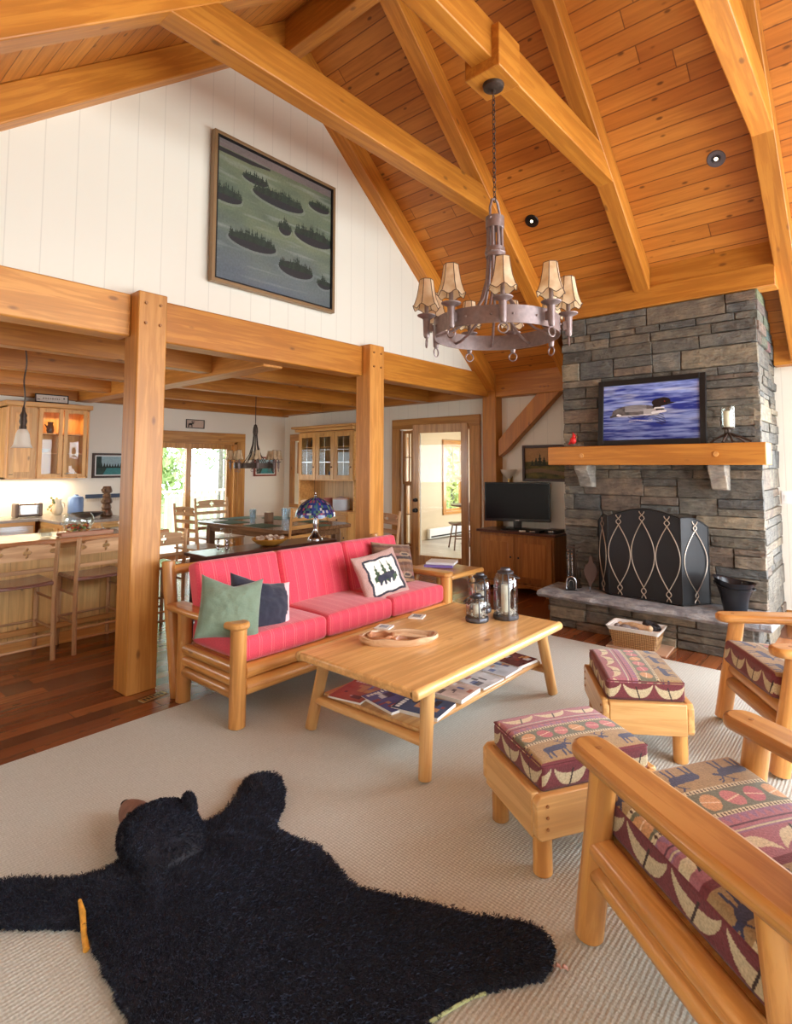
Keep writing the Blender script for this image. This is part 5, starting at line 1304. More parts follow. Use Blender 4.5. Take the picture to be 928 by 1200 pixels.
# ============================================================ BEAR SKIN RUG
OUT = [(-.02, 2.90), (.10, 2.86), (.24, 2.78), (.36, 2.72), (.50, 2.655), (.62, 2.59)]
px = [(0, 1033), (10, 1031), (40, 1029), (70, 1030), (95, 1028), (118, 1021), (140, 1008), (152, 992), (200, 965), (240, 964), (255, 956), (268, 944), (277, 930), (285, 915), (300, 907), (318, 906), (330, 913), (335, 926), (333, 945), (325, 962), (326, 976), (345, 983), (368, 990), (385, 1003), (400, 1022), (418, 1040), (450, 1048), (500, 1058), (555, 1073), (600, 1078), (628, 1085), (643, 1098), (650, 1112), (649, 1130), (640, 1146), (605, 1153), (565, 1161), (535, 1174), (500, 1196)]
def unp(p, z=.03):
    d = F0+R0*((p[0]-490.727)/660.945)-U0*((p[1]-500.122)/660.945); t_ = (z-1.5)/d.z; return (d.x*t_, d.y*t_)
_y, _p, _r = .693312629, .0683930734, -.00150891
F0 = Vector((math.cos(_y)*math.cos(_p), math.sin(_y)*math.cos(_p), math.sin(_p))); _rt = Vector((math.sin(_y), -math.cos(_y), 0)); _u = _rt.cross(F0)
R0 = _rt*math.cos(_r)+_u*math.sin(_r); U0 = _u*math.cos(_r)-_rt*math.sin(_r)
main = [unp(p) for p in px]
# left forepaw continues out of view; so does the near hind leg
lp = [unp(p) for p in ((0, 1085), (40, 1087), (84, 1085), (102, 1090), (112, 1118), (130, 1158), (152, 1196))]
hind = [(1.20, .90), (1.05, .74), (1.00, .66), (.86, .70), (.74, .86), (.62, .95), (.50, .90), (.36, .78), (.24, .80), (.20, .92), (.28, 1.06), (.42, 1.18), (.58, 1.30)]
paw = [(.50, 2.24), (.42, 2.30), (.36, 2.42), (.38, 2.56), (.48, 2.62)]
outline = main+hind+list(reversed(lp))+paw
poly = np.array(outline)
# dense grid inside the outline, height from the distance to the hem
st_ = .012; x0, y0 = poly.min(0)-.03; x1, y1 = poly.max(0)+.03
gx = np.arange(x0, x1, st_); gy = np.arange(y0, y1, st_); GX, GY = np.meshgrid(gx, gy, indexing='ij')
ins = np.zeros(GX.shape, bool); dist = np.full(GX.shape, 9.)
for i in range(len(poly)):
    (ax_, ay_), (bx_, by_) = poly[i-1], poly[i]
    cr = ((ay_ > GY) != (by_ > GY)) & (GX < (bx_-ax_)*(GY-ay_)/((by_-ay_) if abs(by_-ay_) > 1e-9 else 1e-9)+ax_); ins ^= cr
    dx, dy = bx_-ax_, by_-ay_; tt = np.clip(((GX-ax_)*dx+(GY-ay_)*dy)/(dx*dx+dy*dy+1e-12), 0, 1); dist = np.minimum(dist, np.hypot(GX-ax_-tt*dx, GY-ay_-tt*dy))
sd = np.where(ins, dist, -dist)
def fold(ax_, ay_, bx_, by_, w_, h_):
    dx, dy = bx_-ax_, by_-ay_; tt = np.clip(((GX-ax_)*dx+(GY-ay_)*dy)/(dx*dx+dy*dy), 0, 1); q = np.hypot(GX-ax_-tt*dx, GY-ay_-tt*dy); return h_*np.exp(-(q/w_)**2)*np.sin(PI*np.clip(tt*.9+.05, 0, 1))
H = .012+.030*(1-np.exp(-np.clip(sd, 0, 1)/.03))+.016*(fbm(GX*5, GY*5, 3)-.4)*np.clip(sd/.1, 0, 1)
H += fold(1.02, 2.12, .93, 1.86, .035, .03)+fold(1.22, 2.12, 1.36, 1.86, .03, .03)+fold(1.6, 2.36, 1.56, 2.14, .03, .03)+fold(1.50, 2.05, 1.35, 1.75, .05, .015)+fold(.75, 2.30, .98, 2.0, .035, .02)
H = np.clip(H, .01, 1)
keep = ins[:-1, :-1] & ins[1:, :-1] & ins[1:, 1:] & ins[:-1, 1:]
idx = np.arange(GX.size).reshape(GX.shape); q = np.stack([idx[:-1, :-1], idx[1:, :-1], idx[1:, 1:], idx[:-1, 1:]], -1)[keep]
V = np.stack([GX.ravel(), GY.ravel(), H.ravel()+.012], 1); used = np.unique(q); mp_ = np.full(len(V), -1); mp_[used] = np.arange(len(used)); Vt = V[used]; q = mp_[q]
Vb = Vt.copy(); Vb[:, 2] = .0135
from collections import Counter
ed = Counter()
for f_ in q.tolist():
    for a, b_ in zip(f_, f_[1:]+f_[:1]): ed[(a, b_)] += 1
rim = [(a, b_) for (a, b_) in ed if (b_, a) not in ed]; nV = len(Vt)
F4 = np.concatenate([q, q[:, ::-1]+nV, np.array([(b_, a, a+nV, b_+nV) for a, b_ in rim])])
org = np.array([1.2, 1.75, 0])
furm = plain('black_fur', (.010, .012, .022), .62, 0, .35, 9, .3, spec=.35); furm.node_tree.nodes['Principled BSDF'].inputs['Sheen Weight'].default_value = .25
furm.node_tree.nodes['Principled BSDF'].inputs['Sheen Tint'].default_value = (.25, .32, .55, 1)
t = thing('bear_skin_rug', 'black bear skin rug with head spread on the beige carpet', 'rug', tuple(org))
skin = npmesh('pelt', np.concatenate([Vt, Vb])-org, F4, furm, t, merge=0)
# head: skull, brow, cheeks and muzzle as one skin
fwd = Vector((.0, 1., 0)).normalized(); sid = Vector((fwd.y, -fwd.x, 0)); hc = Vector((1.115, 2.245, .078))
def head_vol():
    n1, n2 = 40, 32; vs = []
    # stations along the head axis: (offset, half width, half height, centre height)
    stn = [(-.20, .02, .01, -.05), (-.19, .10, .05, -.045), (-.12, .135, .085, -.02), (-.04, .150, .105, .0), (.04, .142, .105, .005), (.10, .118, .088, -.004), (.14, .090, .068, -.016), (.17, .068, .052, -.026), (.19, .04, .03, -.03), (.195, .01, .008, -.03)]
    xs = [s[0] for s in stn]
    for i in range(n1):
        x = -.20+.395*i/(n1-1); w_, h_, c_ = (np.interp(x, xs, [s[k] for s in stn]) for k in (1, 2, 3))
        for j in range(n2):
            a = 2*PI*j/n2; cw = math.copysign(abs(math.cos(a))**.9, math.cos(a)); ch = math.copysign(abs(math.sin(a))**.9, math.sin(a))
            z = c_+h_*ch*.84; vs.append(tuple(hc+fwd*x+sid*(w_*.93*cw)+Vector((0, 0, max(z, -.062)))))
    fs = [(i*n2+j, i*n2+(j+1) % n2, (i+1)*n2+(j+1) % n2, (i+1)*n2+j) for i in range(n1-1) for j in range(n2)]
    return np.array(vs), np.array(fs)
hV, hF = head_vol(); head = npmesh('head', hV-org, hF, furm, t, merge=1e-4)
muz = plain('brown_muzzle_fur', (.22, .115, .085), .8, 0, .25, 30, .4)
mb = MB(); m4 = Matrix.Translation(hc+fwd*.185+Vector((0, 0, -.020))-Vector(org)) @ fwd.to_track_quat('Z', 'Y').to_matrix().to_4x4()
mb.lathe([(.066, -.03), (.064, .0), (.056, .04), (.046, .075), (.036, .098), (.018, .112), (.0, .115)], n=24, sx=.86, sy=1.1, M4=m4); mb.build('muzzle', muz, t, smooth=True)
nm_ = MB().sphere((0, 0, 0), .019, 14, sc=(1, .8, .7)).build('nose', M['black'], t, smooth=True); nm_.matrix_basis = Matrix.Translation(hc+fwd*.292+Vector((0, 0, .004))-Vector(org))
ears = []
for s, off in ((1, (-.035, .105)), (-1, (.0, .100))):
    c0 = hc+fwd*off[0]+sid*(s*off[1])+Vector((0, 0, .062 if s > 0 else .045))
    V, F = rbox(2, 2, 2, .98, 12, 12, 12); q_ = V/np.linalg.norm(V, axis=1, keepdims=True); d_ = np.array(fwd); w_ = np.array(sid)
    E_ = q_[:, :1]*d_*.040+q_[:, 1:2]*w_*.020+q_[:, 2:]*np.array([0, 0, .052 if s > 0 else .035])+np.array(c0)
    npmesh('ear', E_-org, F, furm, t); ears.append(E_)
    ex = hc+fwd*.115+sid*(s*.062)+Vector((0, 0, .052)); MB().sphere(tuple(ex-Vector(org)), .011, 12).build('eye', M['gloss_eye'] if 'gloss_eye' in M else plain('glass_eye', (.03, .012, .006), .05), t, smooth=True)
claw = plain('pinkish_claw', (.55, .28, .22), .4)
cb = Vector((unp((648, 1131))[0], unp((648, 1131))[1], .03)); 
for k in range(4):
    p_ = cb+Vector((.008*k-.008, -.018*k+.03, 0)); MB().tube([tuple(p_-Vector(org)), tuple(p_+Vector((.006, -.008, -.004))-Vector(org)), tuple(p_+Vector((.010, -.012, -.014))-Vector(org))], [.006, .004, .001], 6).build('claw', claw, t, smooth=True)
# fur: short curved blades combed away from the spine
def blades(P0, Nn, comb, ln, wd):
    n = len(P0); rnd = RNG.normal(size=(n, 3))*.42; d = Nn*.72+comb*.75+rnd; d /= np.linalg.norm(d, axis=1, keepdims=True)
    s_ = np.cross(d, RNG.normal(size=(n, 3))); s_ /= np.linalg.norm(s_, axis=1, keepdims=True); L_ = ln*RNG.uniform(.6, 1.25, (n, 1)); W_ = wd*RNG.uniform(.7, 1.3, (n, 1))
    mid = P0+d*L_*.55+Nn*L_*.08; tip = P0+d*L_+comb*L_*.25-np.array([0, 0, .18])*L_
    V_ = np.stack([P0-s_*W_, P0+s_*W_, mid+s_*W_*.7, tip, mid-s_*W_*.7], 1)
    return V_.reshape(-1, 3), (np.arange(n)[:, None]*5+np.array([[0, 1, 2, 3, 4]])).reshape(-1, 5)
n1 = 95000; qi = RNG.integers(0, len(q), n1); fr_ = RNG.random((n1, 2))
a_, b_, c_, d_ = (Vt[q[qi, k]] for k in range(4)); P0 = (a_*(1-fr_[:, :1])+b_*fr_[:, :1])*(1-fr_[:, 1:])+(d_*(1-fr_[:, :1])+c_*fr_[:, :1])*fr_[:, 1:]
Nn = np.cross(b_-a_, d_-a_); Nn /= np.linalg.norm(Nn, axis=1, keepdims=True); Nn[Nn[:, 2] < 0] *= -1
cv = P0-np.array([1.05, 1.95, 0]); cv[:, 2] = 0; cv /= np.linalg.norm(cv, axis=1, keepdims=True)+1e-6; cv = cv*.6+np.array([.15, -.5, 0])
FV, FF = blades(P0, Nn, cv, .015, .0012)
re = np.array(rim); n2 = 16000; ri = RNG.integers(0, len(re), n2); ft = RNG.random((n2, 1)); E0, E1 = Vt[re[ri, 0]], Vt[re[ri, 1]]; P1 = E0+(E1-E0)*ft; P1[:, 2] = .016+RNG.random(n2)*.03
o_ = np.cross(E1-E0, [0, 0, 1.]); o_ /= np.linalg.norm(o_, axis=1, keepdims=True)+1e-9
FV2, FF2 = blades(P1, o_*.8+np.array([0, 0, .3]), cv[:1]*0+o_*.5, .0105, .0011)
tri = hV[hF]; n3 = 14000; ar = np.linalg.norm(np.cross(tri[:, 1]-tri[:, 0], tri[:, 3]-tri[:, 0]), axis=1); hi = RNG.choice(len(hF), n3, p=ar/ar.sum()); f3 = RNG.random((n3, 2)); T_ = tri[hi]
P2 = (T_[:, 0]*(1-f3[:, :1])+T_[:, 1]*f3[:, :1])*(1-f3[:, 1:])+(T_[:, 3]*(1-f3[:, :1])+T_[:, 2]*f3[:, :1])*f3[:, 1:]; N2 = P2-np.array(hc)-np.array(fwd)*((P2-np.array(hc))@np.array(fwd))[:, None]*.7; N2 /= np.linalg.norm(N2, axis=1, keepdims=True)
k_ = (P2[:, 2] > .03); P2, N2 = P2[k_], N2[k_]
FV3, FF3 = blades(P2, N2, -np.tile(np.array(fwd), (len(P2), 1))*.6, .013, .0013)
EV = np.concatenate(ears); EP = np.repeat(EV, 3, 0)+RNG.normal(size=(len(EV)*3, 3))*.003; FV4, FF4 = blades(EP, np.tile([0, 0, 1.], (len(EP), 1)), np.tile(np.array(sid)*.1, (len(EP), 1)), .012, .0013)
o1 = npmesh('fur', FV-org, FF, furm, skin, merge=0, smooth=False); o1['kind'] = 'stuff'
o1 = npmesh('hem_fur', FV2-org, FF2, furm, skin, merge=0, smooth=False); o1['kind'] = 'stuff'
o1 = npmesh('head_fur', np.concatenate([FV3, FV4])-org, np.concatenate([FF3, FF4+len(FV3)]), furm, head, merge=0, smooth=False); o1['kind'] = 'stuff'
# pale lining that shows along the near hem
hem = [unp(p, .02) for p in ((478, 1203), (500, 1196), (520, 1184), (535, 1175), (552, 1166), (566, 1162))]
MB().tube([(x-org[0]+.004, y-org[1]-.006, .017) for x, y in hem], .005, 6).build('felt_lining', plain('pale_green_felt', (.55, .62, .32), .9), t, smooth=True)
o = MB().tube([(.800, 2.135, .058), (.790, 2.08, .050), (.770, 2.01, .030), (.757, 1.955, .022)], [.006, .0095, .0085, .0095], 10).build('chew_stick', plain('amber_chew', (.72, .36, .05), .5, 0, .25, 50, .3), None, smooth=True)
tag(o, 'small amber chew stick lying beside the bear rug foreleg', 'dog chew')
# ============================================================ KITCHEN AND DINING AREA
def cutboard(w, h, th, nx, nz, keep):
    """a board in local x/z with real holes: keep(u, v) -> bool on cells"""
    mb = MB(); dx, dz = w/nx, h/nz
    u = (np.arange(nx)+.5)/nx; v = (np.arange(nz)+.5)/nz; K = keep(*np.meshgrid(u, v, indexing='ij'))
    vs = []; fs = []; ids = {}
    def vid(i, j, s):
        if (i, j, s) not in ids: ids[(i, j, s)] = len(vs); vs.append((-w/2+i*dx, (-.5 if s else .5)*th, -h/2+j*dz))
        return ids[(i, j, s)]
    for i in range(nx):
        for j in range(nz):
            if not K[i, j]: continue
            fs.append((vid(i, j, 1), vid(i+1, j, 1), vid(i+1, j+1, 1), vid(i, j+1, 1))); fs.append((vid(i, j, 0), vid(i, j+1, 0), vid(i+1, j+1, 0), vid(i+1, j, 0)))
            for (di, dj, a, b) in ((-1, 0, (i, j+1), (i, j)), (1, 0, (i+1, j), (i+1, j+1)), (0, -1, (i, j), (i+1, j)), (0, 1, (i+1, j+1), (i, j+1))):
                ii, jj = i+di, j+dj
                if not (0 <= ii < nx and 0 <= jj < nz) or not K[ii, jj]: fs.append((vid(*a, 1), vid(*a, 0), vid(*b, 0), vid(*b, 1)))
    return mb.add(vs, fs)
def crest(u, v):
    x = (u-.5); y = (v-.5)
    top = v < .86+.14*np.cos(x*PI)-.10*(np.abs(x) > .42)
    cross = (np.abs(x) < .012) & (np.abs(y) < .30) | (np.abs(y) < .10) & (np.abs(x) < .055)
    for cx, cy in ((0, .24), (0, -.24), (.05, 0), (-.05, 0)): cross |= ((x-cx)/.022)**2+((y-cy)/.13)**2 < 1
    notch = ((np.abs(x)-.47)/.07)**2+((y)/.16)**2 < 1
    return top & ~cross & ~notch
# ---- bar
t = thing('kitchen_bar', 'golden pine breakfast bar with a thick live-edge wooden top', 'kitchen island', (1.1, 5.6, 0))
box('bar_top', (.0, -.06, .885), (3.06, .60, .042), wood('live_edge_top', 0, (.66, .33, .14), (.44, .17, .07), T_K, .22, coat=.5), t, bevel=.012)
MB().box((.0, .0, .43), (2.96, .27, .865)).build('bar_front', planks('bar_boards', 0, 2, .34, 3., [(.74, .46, .17), (.82, .54, .22)], groove=.006, rough=.4, gcol=(.4, .2, .06)), t)
box('toe_board', (0, -.14, .05), (2.96, .02, .10), cab[0], t); box('top_moulding', (0, -.145, .83), (2.96, .03, .05), cab[0], t); box('foot_rail', (0, -.19, .17), (2.9, .035, .045), cab[0], t)
# ---- stools
def stool(loc, label):
    t = thing('bar_stool', label, 'bar stool', loc, 0, 'wooden bar stools at the breakfast bar')
    w = .205
    for s in (-1, 1):
        mb = MB().tube([(s*w, -.215, .0), (s*w, -.20, .35), (s*w, -.20, .60), (s*w*.99, -.235, .92)], .0195, 4); mb.build('back_post', stoolw[2], t, bevel=.004)
        MB().tube([(s*w*.97, .19, .0), (s*w*.95, .175, .59)], .0195, 4).build('leg', stoolw[2], t, bevel=.004)
        for z in (.24, .46): log('stretcher', (s*w*.98, -.20, z), (s*w*.96, .18, z), .0095, stoolw[2], t, n=10)
    for y, z in ((-.205, .12), (-.205, .20), (.18, .16), (.18, .24)): log('stretcher', (-w, y, z), (w, y, z), .010, stoolw[2], t, n=10)
    V, F = rbox(.43, .40, .036, .012, 24, 24, 4); V[:, 2] -= .012*(1-np.abs(V[:, 0]/.215)**2)*(V[:, 2] > 0); o = npmesh('seat', V, F, wood('stool_seat', 0, (.34, .18, .14), (.22, .10, .08), T_K, .25, coat=.4) if 'sseat' not in M else M['sseat'], t); M['sseat'] = o.data.materials[0]; o.location = (0, -.01, .590)
    o = cutboard(.375, .115, .018, 80, 26, crest).build('crest_rail', stoolw[0], t); o.matrix_basis = Matrix.Translation((0, -.225, .845)) @ Matrix.Rotation(R(6), 4, 'X')
    o = box('back_slat', (0, -.212, .70), (.375, .016, .032), stoolw[0], t, (R(5), 0, 0))
    return t
stool((1.425, 5.26, 0), 'bar stool at the left end of the breakfast bar, half out of view')
stool((1.985, 5.26, 0), 'bar stool just left of the big timber post')
stool((2.465, 5.24, 0), 'bar stool seen between the timber post and the sofa')
# ---- pendant over the bar
t = thing('pendant_light', 'small frosted glass bell pendant over the breakfast bar', 'pendant light', (1.435, 5.30, 1.645))
MB().lathe([(.075, .0), (.070, .004), (.058, .03), (.052, .07), (.046, .11), (.034, .14), (.022, .15), (.020, .147), (.044, .108), (.050, .07), (.056, .03), (.072, .002)], n=32).build('bell_shade', plain('frosted_shade', (.80, .74, .64), .35), t, smooth=True)
MB().lathe([(.024, .145), (.026, .165), (.020, .18), (.028, .21), (.022, .24), (.026, .26), (.012, .29), (.010, .32), (.0, .33)], n=18).build('socket', M['iron_dark'], t, smooth=True)
MB().tube([(.006*math.sin(k*.7), .006*math.cos(k*.7), .31+k*.032) for k in range(21)], .006, 6).cyl((0, 0, .95), (0, 0, .98), .045).build('twisted_rod', M['iron_dark'], t, smooth=True)
# ---- on the bar
def things_label(o, l, c): tag(o, l, c); return o
t = thing('fish_bowl', 'round glass fish bowl with a colourful filling on the bar', 'bowl', (1.97, 5.60, .906))
MB().lathe([(.06, .0), (.10, .03), (.125, .09), (.118, .14), (.095, .175), (.092, .175), (.115, .14), (.121, .09), (.098, .034), (.058, .006), (0, .006)], n=36).build('glass_bowl', M['glass'], t, smooth=True)
mb = MB()
for k in range(90):
    a, q = random.random()*6.28, random.random()**.5*.095; mb.sphere((q*math.cos(a), q*math.sin(a), random.uniform(.02, .072)), random.uniform(.012, .019), 8, col=random.choice([(.62, .10, .05), (.70, .50, .12), (.20, .30, .10), (.72, .30, .10), (.75, .66, .5), (.15, .06, .10)]), sc=(1, 1.2, .8))
o = mb.build('filling', M['mini'], t, smooth=True); o['kind'] = 'stuff'
t = thing('glass_votive', 'small cut glass votive near the left end of the bar', 'candle holder', (1.665, 5.42, .906))
MB().lathe([(.035, 0), (.052, .015), (.058, .045), (.048, .072), (.042, .07), (.052, .045), (.046, .016), (0, .01)], n=16).build('votive_glass', M['glass'], t); MB().lathe([(.034, .012), (.038, .04), (0, .038)], n=16).build('candle', M['wax'], t, smooth=True)
t = thing('serving_tray', 'long reddish wooden tray standing before the fish bowl', 'tray', (1.95, 5.37, .906))
MB().prism([(-.21, -.05), (.19, -.05), (.21, .05), (-.19, .05)], 0, .010).build('tray_base', pine[0], t)
o = MB().box((0, -.055, .018), (.41, .012, .032)).box((0, .055, .015), (.41, .012, .026)).build('tray_side', wood('cherry', 0, (.50, .22, .10), (.34, .12, .05), T_K), t, bevel=.003)
t = thing('glass_dish', 'low clear glass dish behind the wooden serving tray', 'dish', (2.26, 5.62, .906)); MB().lathe([(.05, 0), (.085, .035), (.09, .06), (.086, .06), (.08, .036), (.046, .006), (0, .006)], n=30).build('dish_glass', M['glass'], t, smooth=True)
# ---- back counters
gran = plain('speckled_granite', (.36, .32, .28), .2, 0, .45, 140)
def cab_door(par, c, w, h, axis='y', glassy=False, pull=True):
    """door as a part; axis = the way it faces ('y' = -y, 'x' = -x)"""
    rot = 0 if axis == 'y' else R(-90)
    if glassy:
        mb = MB(); fw = .045
        for s in (-1, 1): mb.box((s*(w/2-fw/2), 0, 0), (fw, .02, h)); mb.box((0, 0, s*(h/2-fw/2)), (w-2*fw, .02, fw))
        d = mb.build('door', cab[2], par, bevel=.002); MB().box((0, 0, 0), (w-2*fw+.004, .003, h-2*fw+.004)).build('pane', M['pane'], d)
    else:
        d = MB().box((0, 0, 0), (w, .02, h)).build('door', cab[2], par, bevel=.003); MB().box((0, -.011, 0), (w-.12, .008, h-.14)).build('raised_panel', cab[2], d, bevel=.006)
    d.matrix_basis = Matrix.Translation(c) @ Matrix.Rotation(rot, 4, 'Z')
    return d
t = thing('base_cabinets', 'pine kitchen base cabinets under the granite counter', 'cabinet', (1.0, 8.18, 0))
MB().box((.0, .0, .42), (2.6, .62, .84)).build('carcass', cab[0], t)
for k in range(3): cab_door(t, (-.9+k*.42, -.32, .44), .40, .70)
t = thing('granite_counter', 'speckled granite counter along the kitchen wall', 'counter', (1., 8.2, .84)); box('counter_slab', (0, -.02, .016), (2.66, .66, .032), gran, t, bevel=.003)
t = thing('kitchen_peninsula', 'pine cabinet with granite top standing out from the kitchen wall', 'cabinet', (2.72, 7.82, 0))
MB().box((0, 0, .42), (.72, 1.28, .84)).build('carcass', cab[1], t)
for k in range(2): cab_door(t, (-.18+k*.36, -.65, .44), .33, .70)
cab_door(t, (-.37, -.3, .44), .52, .70, 'x')
box('counter_slab', (0, 0, .856), (.78, 1.34, .032), gran, t, bevel=.003)
t = thing('dishwasher', 'stainless steel dishwasher beneath the granite counter', 'dishwasher', (1.98, 7.852, 0)); box('front_panel', (0, -.01, .44), (.59, .03, .72), M['steel'], t); box('handle', (0, -.05, .74), (.5, .02, .025), M['steel'], t)
t = thing('wall_cupboard', 'pine wall cupboard with two lit glass doors', 'cupboard', (2.51, 8.345, 1.34))
mb = MB()
for c, d in (((-.455, 0, .45), (.02, .29, .90)), ((.455, 0, .45), (.02, .29, .90)), ((-.13, 0, .45), (.018, .29, .90)), ((0, 0, .01), (.93, .29, .02)), ((0, 0, .89), (.93, .29, .02)), ((0, .135, .45), (.93, .015, .90)), ((.16, .01, .32), (.58, .24, .015)), ((.16, .01, .57), (.58, .24, .015)), ((-.40, -.14, .45), (.10, .012, .9))): mb.box(c, d)
mb.build('carcass', cab[2], t)
cab_door(t, (-.29, -.155, .45), .29, .87); cab_door(t, (.01, -.155, .45), .27, .87, glassy=True); cab_door(t, (.295, -.155, .45), .27, .87, glassy=True)
MB().box((0, -.02, .93), (.98, .34, .06)).box((0, -.005, .905), (.95, .31, .02)).build('crown_moulding', cab[0], t, bevel=.008)
for x in (-.40, .11, .20): MB().tube([(x-.018, -.168, .06), (x-.012, -.182, .055), (x+.012, -.182, .055), (x+.018, -.168, .06)], .003, 6).build('pull', M['iron_dark'], t, smooth=True)
o = MB().lathe([(.03, 0), (.045, .04), (.04, .09), (.028, .12), (.034, .15), (.0, .15)], n=20).tube([(.0, .03, .05), (0, .08, .08), (0, .075, .13), (0, .03, .13)], .006, 6).tube([(-.03, -.02, .06), (-.07, -.02, .12)], [.012, .006], 8).build('coffee_pot', mahog[0], None, smooth=True); o.location = (2.56, 8.34, 1.918); tag(o, 'dark coffee pot on the upper lit cupboard shelf', 'pot')
for x, z, lb in ((2.50, 1.668, 'pale bowl on the middle cupboard shelf'), (2.80, 1.36, 'pale bowl on the lowest cupboard shelf')):
    o = MB().lathe([(.02, 0), (.05, .02), (.06, .05), (.056, .05), (.045, .022), (0, .01)], n=20).build('bowl', M['white'], None, smooth=True); o.location = (x, 8.34, z); tag(o, lb, 'bowl')
t = thing('framed_sign', 'long pale framed sign on top of the wall cupboard', 'sign', (2.545, 8.28, 2.372+.06)); t.rotation_euler = (R(-6), 0, 0)
def scrib(u, v):
    c = np.tile(A(214, 206, 196), (len(u), 1)); m = (np.abs(v-.5) < .07) & (np.mod(u*14, 1) < .6) & (u > .2) & (u < .75); c[m] = A(110, 84, 80); c[ell(u, v, .88, .62, .025, .12)] = A(30, 30, 34); c[caps(u, v*.3, [(.05, .1, .12, .1, .012)])] = A(60, 50, 46); return c
frame_picture(t, .38, .11, .012, .014, scrib, 120, 34, M['black'])
t.location = (2.545, 8.27, 2.365)
# things on the counters
t = thing('toaster', 'wide chrome toaster with brown ends on the counter', 'toaster', (2.30, 8.18, .872)); V, F = rbox(.24, .17, .165, .03, 12, 12, 12); o = npmesh('shell', V, F, M['steel'], t); o.location = (0, 0, .09)
for s in (-1, 1): V, F = rbox(.04, .175, .17, .015, 6, 10, 10); o = npmesh('end_cap', V, F, plain('brown_plastic', (.16, .10, .07), .4), t); o.location = (s*.125, 0, .088)
box('bread_slot', (0, 0, .173), (.20, .03, .003), M['black'], t, bevel=0)
t = thing('flower_jug', 'cream jug with red flowers beside the toaster', 'jug', (2.66, 8.28, .872)); MB().lathe([(.04, 0), (.06, .03), (.062, .08), (.045, .14), (.038, .17), (.05, .20), (.046, .20), (.034, .17), (0, .1)], n=24).tube([(.05, 0, .16), (.085, 0, .14), (.08, 0, .08), (.055, 0, .06)], .007, 8).build('jug_body', plain('cream_glaze', (.78, .70, .54), .3), t, smooth=True)
mb = MB()
for k in range(14): a = random.random()*6.28; q = random.uniform(.0, .07); mb.sphere((-.05+q*math.cos(a), q*math.sin(a)*.6, .10+random.uniform(-.07, .12)), .016, 8, col=random.choice([(.55, .05, .03), (.7, .5, .2), (.2, .25, .08)]))
mb.build('flowers', M['mini'], t, smooth=True)
t = thing('water_bottle', 'large translucent blue water bottle on the counter', 'bottle', (2.88, 8.30, .872))
MB().lathe([(.085, 0), (.092, .02), (.090, .06), (.092, .10), (.090, .14), (.092, .19), (.080, .22), (.03, .235), (.025, .25), (0, .25)], n=28).build('bottle_body', plain('blue_plastic', (.22, .36, .68), .2), t, smooth=True)
t = thing('carved_totem', 'dark carved wooden totem standing on the granite peninsula', 'carving', (2.95, 7.50, .872))
mb = MB()
for z, r_, h in ((.0, .075, .09), (.09, .06, .07), (.16, .068, .08), (.24, .05, .05), (.29, .062, .085)): mb.lathe([(r_*.8, z), (r_, z+h*.25), (r_*.9, z+h*.6), (r_*.7, z+h)], n=10)
for z in (.05, .19, .33):
    for s in (-1, 1): mb.sphere((-.05, s*.03-.02, z), .017, 8)
mb.build('carving', wood('dark_carved', 2, (.22, .11, .05), (.08, .035, .02), T_K), t, bevel=.004)
t = thing('kitchen_bowl', 'dark pointed bowl on the peninsula beside the totem', 'bowl', (2.72, 7.45, .872)); MB().lathe([(.04, 0), (.10, .03), (.14, .07), (.135, .07), (.09, .035), (0, .012)], n=28, sx=1.3).build('bowl_body', plain('dark_glaze', (.06, .055, .06), .3), t, smooth=True)
t = thing('wall_rack', 'dark blue wall rack on the kitchen wall beside the totem', 'rack', (3.36, 8.48, 1.06)); box('rail', (0, 0, .02), (.60, .03, .055), plain('navy_paint', (.03, .05, .10), .5), t)
mb = MB()
for k in range(28): mb.tube([(-.28+k*.0205, -.01, -.005), (-.28+k*.0205, -.012, -.05)], .004, 5)
mb.build('fringe', plain('cream_yarn', (.66, .58, .46), .9), t)
def lake(u, v):
    c = lerp(A(20, 34, 36), A(54, 84, 74), fbm(u*7, v*7)); m = (v > .45) & (np.abs(u-.55) < .35); c[m] = A(150, 176, 186); m = (v < .42) & (np.abs(u-.58) < .34*(1-v)); c[m] = A(60, 128, 130)
    for k in range(12):
        tx = .04+k*.085; hh = (v-.38)/(.2+.25*abs(tx-.55)); m = (hh > 0) & (hh < 1) & (np.abs(u-tx) < .05*(1-hh)); c[m] = A(26, 40, 34)
    return c
for nm, loc, w_, h_, lb, fm in (('lake_print', (3.375, 8.478, 1.505), .49, .345, 'small framed lake picture on the kitchen wall', M['dframe']), ('woodland_print', (5.95, 8.478, 1.485), .46, .34, 'red framed picture beside the sliding glass door', plain('red_frame', (.25, .05, .03), .4))):
    t = thing(nm, lb, 'picture', loc); frame_picture(t, w_, h_, .03, .03, lake, 90, 70, fm, (.014, M['paper']))
t = thing('metal_sign', 'little black wire sign with a moose above the sliding door', 'sign', (4.63, 8.488, 2.165)); mb = MB()
for s in (-1, 1): mb.box((s*.15, 0, 0), (.010, .012, .14)); mb.box((0, 0, s*.065), (.30, .012, .010))
mb.build('sign_frame', M['black'], t)
mb = MB()
for x1, y1, x2, y2, r_ in MOOSE: mb.tube([(-.075+x1*.12, -.0, -.01+y1*.12), (-.075+x2*.12, 0, -.01+y2*.12)], max(.004, r_*.11), 6)
mb.build('moose_cutout', M['black'], t, smooth=True)
box('sign_panel', (.0, .004, 0), (.29, .003, .125), plain('faded_tan', (.55, .42, .34), .7), t)

